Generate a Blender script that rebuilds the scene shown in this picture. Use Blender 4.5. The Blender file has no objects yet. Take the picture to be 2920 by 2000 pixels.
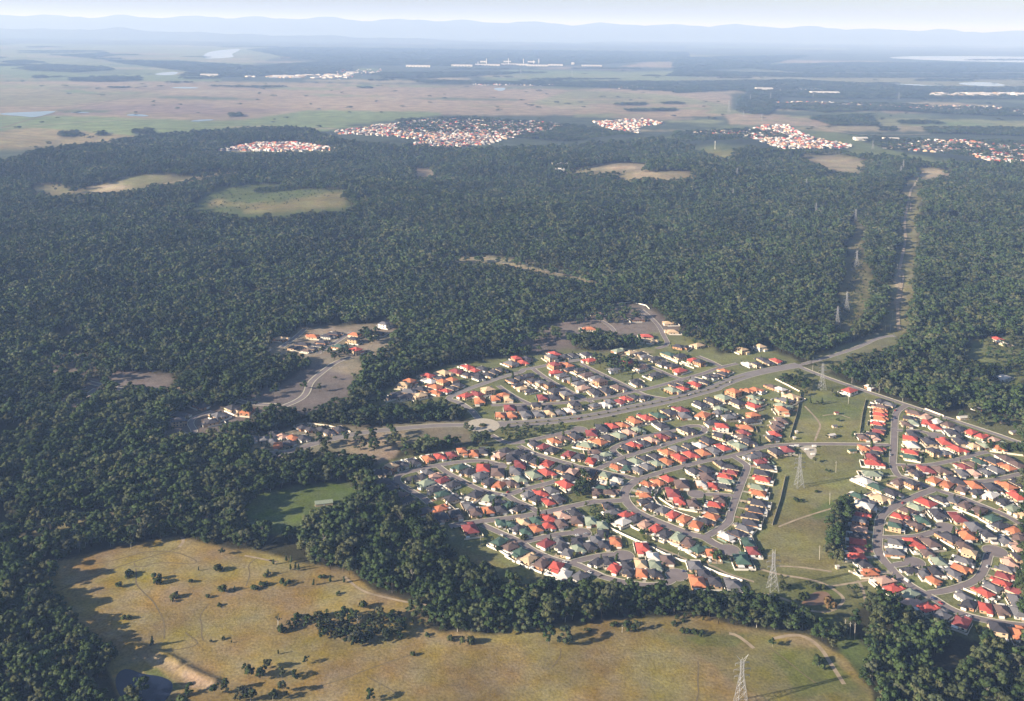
import bpy, bmesh, math, random
import numpy as np
from mathutils import Matrix, Vector
R = math.radians
random.seed(7); rng = np.random.default_rng(11)
scene = bpy.context.scene
col = scene.collection

# ------------------------------------------------------------------ camera
W, HH, F = 2920.0, 2000.0, 2800.0          # photo size and focal length in photo pixels
CAMH = 500.0
PITCH, ROLL, HORIZON = R(4.0), R(0.72), 76.0
PPY = HORIZON + F * math.tan(PITCH)        # row of the optical axis (perspective-corrected picture)
cam = bpy.data.cameras.new('camera'); camo = bpy.data.objects.new('camera', cam); col.objects.link(camo)
cam.sensor_width = 36.0; cam.sensor_fit = 'HORIZONTAL'; cam.lens = F / W * 36.0
cam.shift_y = (PPY - HH / 2) / W
cam.clip_start = 1.0; cam.clip_end = 200000.0
CM = Matrix.Rotation(math.pi / 2 - PITCH, 4, 'X') @ Matrix.Rotation(ROLL, 4, 'Z')
camo.matrix_world = Matrix.Translation((0, 0, CAMH)) @ CM
scene.camera = camo
RM = np.array(CM.to_3x3())

# ------------------------------------------------------------------ light
SUN_EL, SUN_AZ = R(19.5), R(200.0)         # azimuth of the sun as an angle from +X, counter-clockwise
sdir = Vector((math.cos(SUN_AZ) * math.cos(SUN_EL), math.sin(SUN_AZ) * math.cos(SUN_EL), math.sin(SUN_EL)))
world = bpy.data.worlds.new('World'); scene.world = world; world.use_nodes = True
wn = world.node_tree.nodes; wl = world.node_tree.links
sky = wn.new('ShaderNodeTexSky'); sky.sky_type = 'NISHITA'; sky.sun_disc = False
sky.sun_elevation = SUN_EL; sky.sun_rotation = math.atan2(sdir.x, sdir.y)
sky.altitude = 500; sky.air_density = 1.0; sky.dust_density = 1.0; sky.ozone_density = 2.0
wl.new(sky.outputs[0], wn['Background'].inputs[0]); wn['Background'].inputs[1].default_value = 0.05
sun = bpy.data.lights.new('sun', 'SUN'); sun.energy = 5.0; sun.angle = R(0.53); sun.color = (1.0, 0.905, 0.76)
suno = bpy.data.objects.new('sun', sun); col.objects.link(suno)
suno.rotation_euler = sdir.to_track_quat('Z', 'Y').to_euler()
scene.view_settings.view_transform = 'Standard'; scene.view_settings.look = 'None'
scene.view_settings.exposure = 1.36; scene.view_settings.gamma = 1.0
scene.view_settings.use_curve_mapping = False
HAZE_DENSITY = 6.2e-5; HAZE_COLOR = (0.37, 0.56, 1.0)

scene.render.engine = 'CYCLES'
scene.cycles.max_bounces = 4; scene.cycles.diffuse_bounces = 1; scene.cycles.glossy_bounces = 2
scene.cycles.volume_bounces = 1; scene.cycles.transparent_max_bounces = 4
scene.cycles.use_denoising = True

# ------------------------------------------------------------------ pixel <-> place
def terrain(x, y):
    """ground height; flat under the suburb, gentle ridges under the forest"""
    x = np.asarray(x, float); y = np.asarray(y, float)
    def ss(a, b, t):
        t = np.clip((t - a) / (b - a), 0, 1); return t * t * (3 - 2 * t)
    m = ss(1750, 2350, y) * (1 - ss(4100, 4800, y))
    h = (13 * np.sin(x / 310 + 0.8 * np.sin(y / 520)) * np.cos(y / 265 + 0.4 * np.sin(x / 400))
         + 9 * np.sin((x * 0.7 + y) / 190 + 1.3) + 6 * np.sin((x - 0.6 * y) / 120 + 0.5))
    z = m * (h + 8)
    for (ax, ay, bx, by, hh, ww) in BERM:
        dx, dy = bx - ax, by - ay; L2 = dx * dx + dy * dy
        t = np.clip(((x - ax) * dx + (y - ay) * dy) / L2, 0, 1)
        d = np.hypot(x - ax - t * dx, y - ay - t * dy)
        z = np.maximum(z, hh * np.exp(-(d / ww) ** 2))
    return z
BERM = []

def unproj(px, py, z=0.0):
    d = RM @ np.array([(px - W / 2) / F, -(py - PPY) / F, -1.0])
    t = (z - CAMH) / d[2]
    return d[0] * t, d[1] * t
def ground(px, py, lift=0.0):
    z = 0.0
    for _ in range(8):
        x, y = unproj(px, py, z + lift); z = float(terrain(x, y))
    return x, y, z
def proj(x, y, z):
    q = np.stack([np.asarray(x, float), np.asarray(y, float), np.asarray(z, float) - CAMH], -1) @ RM
    return W / 2 - F * q[..., 0] / q[..., 2], PPY + F * q[..., 1] / q[..., 2]

# windows of the photo that points were read from: origin and scale
ZW = {'A': (1050, 1250, 5.3075), 'B': (1400, 1250, 5.3075), 'C': (1350, 1430, 5.3075), 'D': (1700, 1400, 5.164),
      'E': (1750, 1200, 2.632), 'F': (1400, 1080, 2.924), 'G': (1800, 1020, 2.632), 'H': (1050, 980, 2.924),
      'I': (1450, 950, 2.632), 'J': (2250, 1080, 2.924), 'K': (2500, 1120, 3.133), 'L': (2350, 1340, 3.0025),
      'M': (2580, 1340, 3.465), 'N': (2420, 1580, 2.632), 'O': (650, 1150, 2.924), 'P': (700, 880, 2.632),
      'Q': (1350, 830, 1.88), 'V': (650, 850, 3.0987), 'W': (1950, 850, 2.396), 'Y': (1300, 850, 3.0987),
      'X': (0, 950, 3.0987), 'Z': (0, 0, 0.7959), '8': (0, 1450, 2.895), '9': (700, 1450, 2.895),
      '0': (1400, 1500, 2.905), '1': (2100, 1500, 2.834), '7': (2220, 1150, 2.894), '6': (1920, 400, 2.324),
      '5': (1920, 0, 2.324), '3': (960, 0, 2.324), '2': (0, 0, 2.324), '4': (960, 400, 2.324), 'U': (0, 400, 2.324)}
def px_of(zone, x, y):
    o = ZW[zone]; return o[0] + x / o[2], o[1] + y / o[2]
def pts(s):
    out = []; zone = 'Z'
    for t in s.split():
        if len(t) == 1: zone = t; continue
        x, y = t.split(','); out.append(px_of(zone, float(x), float(y)))
    return out
def gpts(s):
    return [ground(*p) for p in pts(s)]

_b = gpts('8 1010,1108 1150,1145 1270,1190 1400,1240 1480,1285'); _b2 = gpts('8 1530,1330 1640,1385 1770,1440')
BERM = [(a[0], a[1], b[0], b[1], 2.2, 4.5) for a, b in zip(_b, _b[1:])] + [(a[0], a[1], b[0], b[1], 2.4, 5.0) for a, b in zip(_b2, _b2[1:])]

# ------------------------------------------------------------------ helpers
def tag(o, label=None, cat=None, group=None, kind=None):
    if label: o['label'] = label
    if cat: o['category'] = cat
    if group: o['group'] = group
    if kind: o['kind'] = kind
    return o
def mesh_obj(name, me, parent=None, mat=None):
    o = bpy.data.objects.new(name, me); col.objects.link(o)
    if parent is not None: o.parent = parent
    if mat is not None:
        if not me.materials: me.materials.append(mat)
        else:
            o.material_slots[0].link = 'OBJECT'; o.material_slots[0].material = mat
    return o
def empty(name, loc, rz=0.0, sc=1.0):
    o = bpy.data.objects.new(name, None); col.objects.link(o)
    o.location = loc; o.rotation_euler = (0, 0, rz); o.scale = (sc, sc, sc); o.empty_display_size = 1
    return o
class MB:
    """collects boxes, tubes and faces"""
    def __init__(s): s.v = []; s.f = []
    def face(s, *p):
        n = len(s.v); s.v += [tuple(q) for q in p]; s.f.append(tuple(range(n, n + len(p)))); return s
    def box(s, x0, x1, y0, y1, z0, z1, top=True):
        n = len(s.v)
        s.v += [(x0, y0, z0), (x1, y0, z0), (x1, y1, z0), (x0, y1, z0), (x0, y0, z1), (x1, y0, z1), (x1, y1, z1), (x0, y1, z1)]
        for f in ((0, 3, 2, 1), (4, 5, 6, 7), (0, 1, 5, 4), (1, 2, 6, 5), (2, 3, 7, 6), (3, 0, 4, 7)):
            s.f.append(tuple(n + i for i in f))
        return s
    def tube(s, a, b, r0, r1=None, n=5):
        r1 = r0 if r1 is None else r1
        a = Vector(a); b = Vector(b); d = (b - a).normalized()
        u = d.orthogonal().normalized(); w = d.cross(u); k = len(s.v)
        for P, r in ((a, r0), (b, r1)):
            for i in range(n):
                t = 2 * math.pi * i / n; s.v.append(tuple(P + (u * math.cos(t) + w * math.sin(t)) * r))
        for i in range(n):
            j = (i + 1) % n; s.f.append((k + i, k + j, k + n + j, k + n + i))
        s.f.append(tuple(k + n + i for i in range(n))); s.f.append(tuple(k + n - 1 - i for i in range(n)))
        return s
    def mesh(s, name):
        me = bpy.data.meshes.new(name); me.from_pydata(s.v, [], s.f); me.update(); return me
    def build(s, name, mat, parent=None): return mesh_obj(name, s.mesh(name), parent, mat)

def mat_new(name):
    m = bpy.data.materials.new(name); m.use_nodes = True
    return m, m.node_tree.nodes, m.node_tree.links, m.node_tree.nodes['Principled BSDF']
def mat(name, c, rough=0.8, var=0.12, scale=1.5, rand=0.0, metal=0.0, spec=0.3):
    """plain procedural surface: base colour with mottled noise and, optionally, a per-object shift"""
    m, n, l, p = mat_new(name)
    tc = n.new('ShaderNodeTexCoord'); no = n.new('ShaderNodeTexNoise'); no.inputs['Scale'].default_value = scale; no.inputs['Detail'].default_value = 3
    l.new(tc.outputs['Object'], no.inputs['Vector'])
    mr = n.new('ShaderNodeMapRange'); mr.inputs[3].default_value = 1 - var; mr.inputs[4].default_value = 1 + var; mr.inputs[1].default_value = 0.3; mr.inputs[2].default_value = 0.7
    l.new(no.outputs[0], mr.inputs[0])
    hs = n.new('ShaderNodeHueSaturation'); hs.inputs['Color'].default_value = (*[q * 0.97 for q in c], 1)
    l.new(mr.outputs[0], hs.inputs['Value'])
    if rand:
        oi = n.new('ShaderNodeObjectInfo'); m2 = n.new('ShaderNodeMapRange'); m2.inputs[3].default_value = 1 - rand; m2.inputs[4].default_value = 1 + rand
        l.new(oi.outputs['Random'], m2.inputs[0]); mu = n.new('ShaderNodeMath'); mu.operation = 'MULTIPLY'
        l.new(mr.outputs[0], mu.inputs[0]); l.new(m2.outputs[0], mu.inputs[1]); l.new(mu.outputs[0], hs.inputs['Value'])
    l.new(hs.outputs[0], p.inputs['Base Color'])
    p.inputs['Roughness'].default_value = rough; p.inputs['Metallic'].default_value = metal
    p.inputs['Specular IOR Level'].default_value = spec
    return m
def foliage_mat(name, c1, c2, c3):
    m, n, l, p = mat_new(name)
    oi = n.new('ShaderNodeObjectInfo'); cr = n.new('ShaderNodeValToRGB')
    e = cr.color_ramp.elements; e[0].color = (*c1, 1); e[1].color = (*c3, 1); e[0].position = 0.1; e[1].position = 0.97
    k = cr.color_ramp.elements.new(0.6); k.color = (*c2, 1)
    l.new(oi.outputs['Random'], cr.inputs[0])
    tc = n.new('ShaderNodeTexCoord'); no = n.new('ShaderNodeTexNoise'); no.inputs['Scale'].default_value = 0.9
    l.new(tc.outputs['Object'], no.inputs['Vector'])
    mr = n.new('ShaderNodeMapRange'); mr.inputs[1].default_value = 0.3; mr.inputs[2].default_value = 0.7; mr.inputs[3].default_value = 0.65; mr.inputs[4].default_value = 1.4
    l.new(no.outputs[0], mr.inputs[0]); hs = n.new('ShaderNodeHueSaturation'); l.new(cr.outputs[0], hs.inputs['Color'])
    n2 = n.new('ShaderNodeTexNoise'); n2.inputs['Scale'].default_value = 0.006; n2.inputs['Detail'].default_value = 4; l.new(oi.outputs['Location'], n2.inputs['Vector'])
    m3 = n.new('ShaderNodeMapRange'); m3.inputs[1].default_value = 0.32; m3.inputs[2].default_value = 0.68; m3.inputs[3].default_value = 0.62; m3.inputs[4].default_value = 1.45; l.new(n2.outputs[0], m3.inputs[0])
    mm = n.new('ShaderNodeMath'); mm.operation = 'MULTIPLY'; l.new(mr.outputs[0], mm.inputs[0]); l.new(m3.outputs[0], mm.inputs[1]); l.new(mm.outputs[0], hs.inputs['Value'])
    l.new(hs.outputs[0], p.inputs['Base Color']); p.inputs['Roughness'].default_value = 0.9; p.inputs['Specular IOR Level'].default_value = 0.1
    return m

M = {}
M['leaf'] = foliage_mat('eucalypt_leaf', (0.030, 0.050, 0.018), (0.044, 0.066, 0.024), (0.068, 0.072, 0.034))
M['leaf_dark'] = foliage_mat('shrub_leaf', (0.032, 0.048, 0.016), (0.044, 0.060, 0.020), (0.06, 0.066, 0.024))
M['leaf_garden'] = foliage_mat('garden_leaf', (0.025, 0.045, 0.013), (0.045, 0.065, 0.02), (0.08, 0.085, 0.03))
M['leaf_rust'] = foliage_mat('rust_leaf', (0.15, 0.10, 0.05), (0.17, 0.11, 0.05), (0.19, 0.12, 0.05))
M['leaf_grey'] = foliage_mat('grey_leaf', (0.044, 0.058, 0.028), (0.058, 0.070, 0.036), (0.074, 0.078, 0.046))
M['bark'] = mat('grey_bark', (0.16, 0.135, 0.11), 0.9, 0.25, 0.6)
M['bark_white'] = mat('white_bark', (0.45, 0.41, 0.35), 0.9, 0.2, 0.6)
M['asphalt'] = mat('asphalt', (0.20, 0.168, 0.165), 0.9, 0.14, 0.09)
M['asphalt_old'] = mat('asphalt_old', (0.215, 0.19, 0.185), 0.9, 0.10, 0.1)
M['concrete'] = mat('concrete', (0.42, 0.37, 0.30), 0.9, 0.12, 0.3)
M['kerb'] = mat('kerb_concrete', (0.46, 0.42, 0.33), 0.9, 0.15, 0.3)
M['paver_red'] = mat('paver_red', (0.34, 0.19, 0.13), 0.9, 0.15, 0.5, 0.15)
M['paver_tan'] = mat('paver_tan', (0.42, 0.33, 0.23), 0.9, 0.15, 0.5, 0.15)
M['dirt'] = mat('dirt_track', (0.33, 0.26, 0.18), 0.95, 0.25, 0.15)
M['wheelrut'] = mat('wheel_rut', (0.15, 0.115, 0.06), 0.95, 0.25, 0.3)
M['steel'] = mat('galvanised_steel', (0.30, 0.30, 0.31), 0.6, 0.08, 1.0, 0, 0.2)
M['pole'] = mat('weathered_pole', (0.42, 0.38, 0.32), 0.9, 0.15, 1.0)
M['glass'] = mat('window_glass', (0.03, 0.035, 0.045), 0.15, 0.1, 1.0, 0, 0, 0.5)
M['white'] = mat('white_metal', (0.76, 0.73, 0.68), 0.6, 0.05, 0.8)
M['tyre'] = mat('tyre', (0.02, 0.02, 0.02), 0.9)
M['fascia'] = mat('cream_fascia', (0.68, 0.60, 0.48), 0.7, 0.05)
ROOFC = {'R': ('red', (0.44, 0.085, 0.065)), 'M': ('maroon', (0.235, 0.06, 0.06)), 'O': ('orange', (0.47, 0.17, 0.085)),
         'D': ('charcoal', (0.055, 0.052, 0.062)), 'G': ('grey', (0.14, 0.135, 0.145)), 'B': ('brown', (0.14, 0.095, 0.085)),
         'W': ('white', (0.62, 0.57, 0.52)), 'P': ('pink', (0.50, 0.31, 0.24)), 'N': ('green', (0.06, 0.105, 0.08)),
         'L': ('pale-green', (0.255, 0.29, 0.215)), 'T': ('tan', (0.52, 0.37, 0.23))}
for k, (nm, c) in ROOFC.items(): M['roof_' + k] = mat('roof_tile_' + nm, c, 0.75, 0.10, 0.8, 0.14)
WALLC = {'cream': (0.60, 0.45, 0.30), 'brick': (0.46, 0.24, 0.13), 'tan': (0.52, 0.36, 0.22), 'white': (0.70, 0.66, 0.58)}
for k, c in WALLC.items(): M['wall_' + k] = mat('wall_' + k, c, 0.9, 0.08, 1.0, 0.10)
FENCEC = {'cream': (0.74, 0.63, 0.50), 'pale': (0.80, 0.74, 0.65), 'green': (0.16, 0.21, 0.16), 'timber': (0.36, 0.27, 0.19)}
for k, c in FENCEC.items(): M['fence_' + k] = mat('fence_' + k, c, 0.8, 0.06, 0.6, 0.08)
for k, c in {'white': (0.7, 0.7, 0.7), 'red': (0.4, 0.03, 0.03), 'blue': (0.04, 0.06, 0.16), 'silver': (0.4, 0.41, 0.42), 'black': (0.025, 0.025, 0.03)}.items():
    M['car_' + k] = mat('car_paint_' + k, c, 0.3, 0.02, 1.0, 0, 0.1, 0.5)
mw, n_, l_, p_ = mat_new('water')
p_.inputs['Base Color'].default_value = (0.012, 0.018, 0.04, 1); p_.inputs['Roughness'].default_value = 0.08; p_.inputs['Specular IOR Level'].default_value = 0.35
no_ = n_.new('ShaderNodeTexNoise'); no_.inputs['Scale'].default_value = 0.4; bp_ = n_.new('ShaderNodeBump'); bp_.inputs['Strength'].default_value = 0.15
l_.new(no_.outputs[0], bp_.inputs['Height']); l_.new(bp_.outputs[0], p_.inputs['Normal']); M['water'] = mw
M['mud'] = mat('muddy_water', (0.20, 0.12, 0.075), 0.5, 0.15, 0.1)

# ------------------------------------------------------------------ land cover
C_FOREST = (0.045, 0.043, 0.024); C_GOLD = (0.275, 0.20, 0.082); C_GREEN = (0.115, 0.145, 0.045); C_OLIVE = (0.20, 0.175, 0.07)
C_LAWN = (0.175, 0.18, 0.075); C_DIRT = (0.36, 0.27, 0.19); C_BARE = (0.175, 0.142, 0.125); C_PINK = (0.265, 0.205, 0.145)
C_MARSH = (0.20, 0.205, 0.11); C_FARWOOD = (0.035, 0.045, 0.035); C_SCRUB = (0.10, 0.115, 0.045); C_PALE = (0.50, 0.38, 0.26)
# trees keep out of these (outline in photo pixels, colour)
CLEAR = [
 ('U 220,300 400,295 440,320 520,330 560,315 700,290 880,235 960,228 1150,235 1200,245 1560,205 1565,216 1250,264 1000,292 900,314 720,342 560,352 240,350', (0.22, 0.19, 0.10)),
 ('U 1240,460 1350,400 1320,370 1450,310 1700,292 1900,300 2000,330 2300,330 2324,430 2180,465 1900,480 1640,500 1500,490 1380,470', (0.085, 0.105, 0.04)),
 ('4 1430,222 1600,195 1700,172 1830,153 1960,150 2060,163 2075,182 1940,196 1830,206 1650,208', (0.25, 0.205, 0.13)),
 ('4 1720,272 1900,230 1960,212 2080,200 2150,205 2324,208 2400,225 2324,252 2150,256 2060,242 1950,266 1850,264', (0.25, 0.20, 0.12)),
 ('2 1380,1005 1450,985 1550,975 1700,945 1950,943 2200,985 2245,1000 1900,1012 1600,1012', (0.12, 0.13, 0.06)),
 ('4 400,292 1570,292 1570,300 1380,302', (0.20, 0.17, 0.10)),
 ('Z 1600,342 1690,347 1645,358 1590,350', C_OLIVE),
 ('Z 1800,352 1900,353 1965,365 1950,395 1890,388 1850,368', (0.28, 0.23, 0.15)),
 ('Z 2085,385 2180,388 2140,398 2090,408', (0.34, 0.27, 0.18)),
 ('Z 1000,587 1110,581 1140,584 1240,605 1362,630 1355,640 1240,618 1150,602 1100,594 1010,596', (0.28, 0.24, 0.15)),
 ('Z 1996,757 2064,757 2076,640 2086,480 2096,410 2064,400 2046,440 2025,600 2012,700', (0.20, 0.18, 0.09)),
 ('Z 1888,752 1935,752 1970,690 1980,640 1962,560 1958,500 1928,500 1920,590 1908,650', (0.17, 0.15, 0.075)),
 ('Z 1820,815 1870,800 2000,752 2045,757 2035,778 1950,803 1880,825', (0.20, 0.19, 0.10)),
 ('X 220,195 700,185 900,235 1150,270 1150,305 600,285 200,260', C_BARE),
 ('X 0,320 400,330 700,365 900,425 1280,495 1700,545 1700,575 1280,535 1000,480 800,440 560,398 0,388', C_BARE),
 ('X 900,345 1200,330 1500,370 1560,440 1420,495 1150,480 1000,430', C_BARE),
 ('X 0,520 250,525 450,550 700,560 860,478 900,505 760,600 660,645 500,605 250,572 0,562', C_BARE),
 ('Z 365,970 400,935 500,925 600,920 625,935 560,950 470,975 400,985', C_BARE),
 ('Z 530,905 640,868 690,842 740,815 800,850 800,890 700,928 640,920', (0.17, 0.142, 0.13)),
 ('Z 580,797 640,770 690,742 830,737 890,735 905,760 870,795 800,800 830,835 780,850 730,825 680,800 630,803', (0.27, 0.22, 0.16)),
 ('Z 1465,480 1300,545 1290,545 1455,475', C_FOREST),
 ('Z 820,920 870,885 950,850 1050,822 1150,812 1250,798 1400,798 1440,785 1480,755 1600,765 1640,805 1690,798 1740,778 1775,805 1820,830 1880,848 1990,893 2100,935 2200,963 2324,1008 2324,1470 2270,1445 2160,1408 2085,1392 2015,1335 1965,1345 1930,1392 1860,1395 1780,1362 1700,1337 1600,1335 1450,1318 1300,1315 1180,1297 1110,1262 1040,1238 995,1222 1000,1190 940,1150 900,1120 838,1072 860,1048 990,1028 1060,1013 1170,1005 1120,985 1040,968 1060,958 1075,940 1040,918 1000,905 900,912', C_LAWN),
 ('Z 1150,772 1180,765 1240,735 1330,712 1400,690 1470,690 1520,735 1600,760 1480,757 1440,785 1330,775 1290,782 1200,785', C_BARE),
 ('Z 540,1000 600,985 690,958 800,972 900,962 1060,955 1075,960 1075,985 1000,990 880,988 870,1010 800,1030 700,1018 600,1022', (0.24, 0.205, 0.14)),
 ('Z 780,1000 900,985 920,1000 870,1030 790,1025', C_DIRT),
 ('Z 535,1165 600,1120 730,1095 800,1095 800,1130 700,1158 690,1190 640,1197 590,1175', C_GREEN),
 ('Z 985,1240 1040,1236 1110,1262 1180,1296 1250,1313 1210,1318 1130,1292 1060,1272', C_OLIVE),
 ('Z 85,1290 200,1250 400,1218 440,1225 500,1240 640,1265 780,1300 830,1330 960,1368 990,1380 935,1402 1000,1432 1100,1447 1250,1427 1400,1410 1560,1395 1640,1420 1700,1432 1830,1442 1890,1475 1960,1560 2010,1640 470,1640 420,1592 330,1600 270,1540 240,1480 280,1457 210,1450 170,1400 130,1350 100,1310', C_GOLD),
 ('Z 0,1205 180,1170 425,1152 430,1162 200,1192 0,1222', (0.22, 0.19, 0.10)),
 ('Z 2195,775 2260,765 2324,760 2324,812 2230,822 2200,795', (0.15, 0.16, 0.06)),
 ('Z 2235,852 2324,835 2324,872 2262,868', (0.15, 0.16, 0.06)),
 ('Z 2150,950 2200,935 2324,955 2324,985 2200,962', (0.15, 0.15, 0.07)),
 ('Z 1900,1450 1955,1440 1985,1492 1930,1512', C_GREEN),
 ('Z 1780,1330 1830,1310 1890,1320 1910,1370 1850,1395 1790,1365', C_GREEN),
 ('Z 2160,496 2275,498 2275,502 2160,501', C_DIRT),
 ('Z 925,383 985,388 985,398 950,402', C_DIRT),
]
# coloured ground patches laid over the rest (no effect on trees)
PATCH = [
 ('Z 1815,880 1960,905 1945,1010 1930,1300 1900,1330 1710,1300 1780,1020 1800,1000', (0.215, 0.195, 0.082)),
 ('Z 1820,900 1960,905 1950,955 1815,950', (0.13, 0.155, 0.055)),
 ('Z 1750,1180 1910,1180 1900,1290 1720,1280', (0.205, 0.17, 0.075)),
 ('Z 1840,1160 1930,1130 1930,1165 1850,1180', (0.10, 0.15, 0.04)),
 ('Z 1690,1290 1900,1300 1960,1350 1860,1395 1700,1335', (0.15, 0.15, 0.06)),
 ('Z 1410,795 1480,800 1440,830 1390,820', C_DIRT),
 ('U 1380,410 1500,400 1640,425 1900,405 2150,345 2300,350 2300,440 1900,475 1640,490 1600,450', (0.20, 0.165, 0.08)),
 ('U 1380,405 1480,402 1480,430 1400,440', (0.3, 0.24, 0.12)),
 ('4 1740,190 1830,165 1960,165 1990,185 1850,200', C_PALE),
 ('4 1960,225 2150,210 2150,245 2060,235', C_PALE),
 ('Z 230,420 320,402 400,405 330,425', (0.20, 0.20, 0.09)),
 ('Z 190,425 260,415 300,425 230,437', C_PALE),
 ('Z 2032,620 2046,615 2046,690 2034,700', C_PALE),
 ('Z 2050,470 2064,455 2062,500 2052,505', (0.25, 0.24, 0.10)),
 ('Z 620,1170 690,1180 680,1160', (0.14, 0.16, 0.05)),
 ('Z 800,1140 1240,1420 1560,1400 1960,1560 2010,1640 1400,1640 1200,1500', (0.22, 0.17, 0.07)),
 ('Z 1500,1440 1700,1440 1850,1470 1980,1600 1750,1600 1600,1500', (0.185, 0.165, 0.06)),
 ('Z 1560,1445 1680,1445 1660,1475 1580,1470', (0.14, 0.155, 0.045)),
 ('Z 1750,1480 1860,1470 1940,1570 1800,1580', (0.155, 0.16, 0.05)),
 ('Z 200,1310 330,1300 340,1340 250,1350', (0.24, 0.19, 0.06)),
 ('Z 620,1480 760,1440 800,1500 640,1560', (0.25, 0.19, 0.07)),
 ('8 1160,1180 1280,1190 1480,1290 1420,1340 1190,1270', C_DIRT),
 ('8 1500,1340 1600,1330 1790,1440 1720,1475 1530,1470', C_DIRT),
 ('8 800,1210 1000,1100 1200,1180 1160,1240', (0.27, 0.21, 0.12)),
 ('8 1130,1320 1250,1300 1500,1460 1420,1510', (0.09, 0.13, 0.035)),
 ('V 1400,1150 1600,1170 1400,1350 960,1330 1100,1250', C_DIRT),
]
# the plain: wetland, pasture, far woods (farther patches later)
PLAIN = [
 ('Z -600,180 160,182 700,188 1100,195 1600,205 1660,215 1660,250 1500,262 1000,262 700,270 480,280 -600,262', C_PINK),
 ('Z -600,262 100,262 300,268 480,275 560,272 700,250 1000,255 1000,262 820,280 700,300 560,296 400,300 -600,372', (0.165, 0.20, 0.085)),
 ('Z 60,290 220,300 380,315 380,330 200,330 -100,345 -100,310', (0.25, 0.20, 0.11)),
 ('Z -600,190 150,190 380,215 150,240 -600,250', (0.22, 0.20, 0.12)),
 ('Z 200,240 480,235 700,248 480,262 100,262', (0.22, 0.165, 0.14)),
 ('Z 500,200 1150,203 1300,225 1300,245 900,252 480,245', (0.29, 0.22, 0.155)),
 ('Z 1300,205 1520,215 1660,240 1660,262 1400,260 1200,235', (0.21, 0.205, 0.11)),
 ('Z 1340,235 1600,238 1660,262 1500,268 1300,258', (0.28, 0.21, 0.14)),
 ('Z 1640,255 1800,262 2000,290 1900,300 1660,285', (0.30, 0.225, 0.16)),
 ('Z 1740,262 2324,275 3000,280 3000,300 2324,300 2000,285', (0.20, 0.20, 0.10)),
 ('Z 1660,285 1900,300 2060,330 2324,350 3000,360 3000,380 2080,372 1900,350 1580,342 1500,315', (0.12, 0.14, 0.06)),
 ('Z -600,140 380,150 520,160 500,185 -600,185', (0.15, 0.185, 0.085)),
 ('Z -600,92 300,96 700,110 560,150 -600,142', (0.17, 0.19, 0.10)),
 ('Z 1400,165 1900,160 3000,175 3000,205 1900,200 1400,190', (0.19, 0.185, 0.11)),
 ('Z 1520,135 1900,138 2000,140 1700,155 1400,152', (0.25, 0.20, 0.14)),
 ('Z 1080,168 1500,162 1700,170 1500,185 1100,178', (0.17, 0.195, 0.095)),
]
FARWOOD = [
 ('2 450,520 700,508 930,512 940,535 700,545 480,540'),
 ('2 120,455 300,428 700,448 760,465 500,482 200,470'),
 ('2 700,400 1200,408 1700,440 1300,482 1130,460 800,422'),
 ('2 400,370 700,350 760,370 600,385'), ('2 0,410 150,400 300,415 100,425'),
 ('2 1650,330 2324,290 2324,475 2000,495 1500,515 1180,505 1250,485 1700,440 2150,405 1900,380'),
 ('3 0,290 2324,300 2324,395 2200,405 1600,430 700,440 0,430'),
 ('3 300,482 1000,478 1180,492 600,522 300,520'), ('3 480,532 1200,545 2324,542 2324,612 1700,582 1100,562 600,552'),
 ('5 0,385 600,372 900,370 600,430 1200,415 3200,425 3200,470 1600,482 900,482 500,455 0,470'),
 ('5 0,470 900,490 2324,490 3200,500 3200,520 1000,515 0,500'),
 ('5 0,545 800,530 1600,575 3200,600 3200,660 1000,655 640,640 400,600 0,620'),
 ('5 440,640 620,600 700,660 640,765 430,745'), ('5 620,690 1200,682 2324,725 3200,740 3200,790 2100,770 1400,735 1000,745 650,720'),
 ('5 900,780 1300,760 1360,835 1050,835'), ('5 1650,850 2200,850 3200,880 3200,930 1700,885'),
 ('5 0,880 500,860 1000,940 1200,985 1100,1010 700,1010 300,960 0,1000'), ('5 1180,905 1700,930 3200,960 3200,1130 2000,1100 1400,990'),
 ('5 1500,800 1750,808 1800,825 1500,820'), ('5 1360,850 1480,850 1480,870 1360,868'),
 ('2 700,942 1000,905 1650,862 2070,860 2090,900 1700,915 1450,965 1200,1010 900,985'),
 ('2 390,890 520,870 540,900 400,915'), ('2 1520,760 1590,756 1600,775 1525,778'), ('2 640,885 700,880 700,905 640,905'), ('2 880,870 1020,860 1020,890 880,890'),
 ('3 400,800 900,780 1500,830 1700,850 2000,900 1500,940 1000,900 400,880'),
 ('3 1850,690 2050,685 2050,700 1850,700'), ('3 1920,730 2250,725 2250,738 1930,742'), ('3 2150,685 2300,680 2300,692 2150,692'),
]
_sr = random.Random(21)
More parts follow.
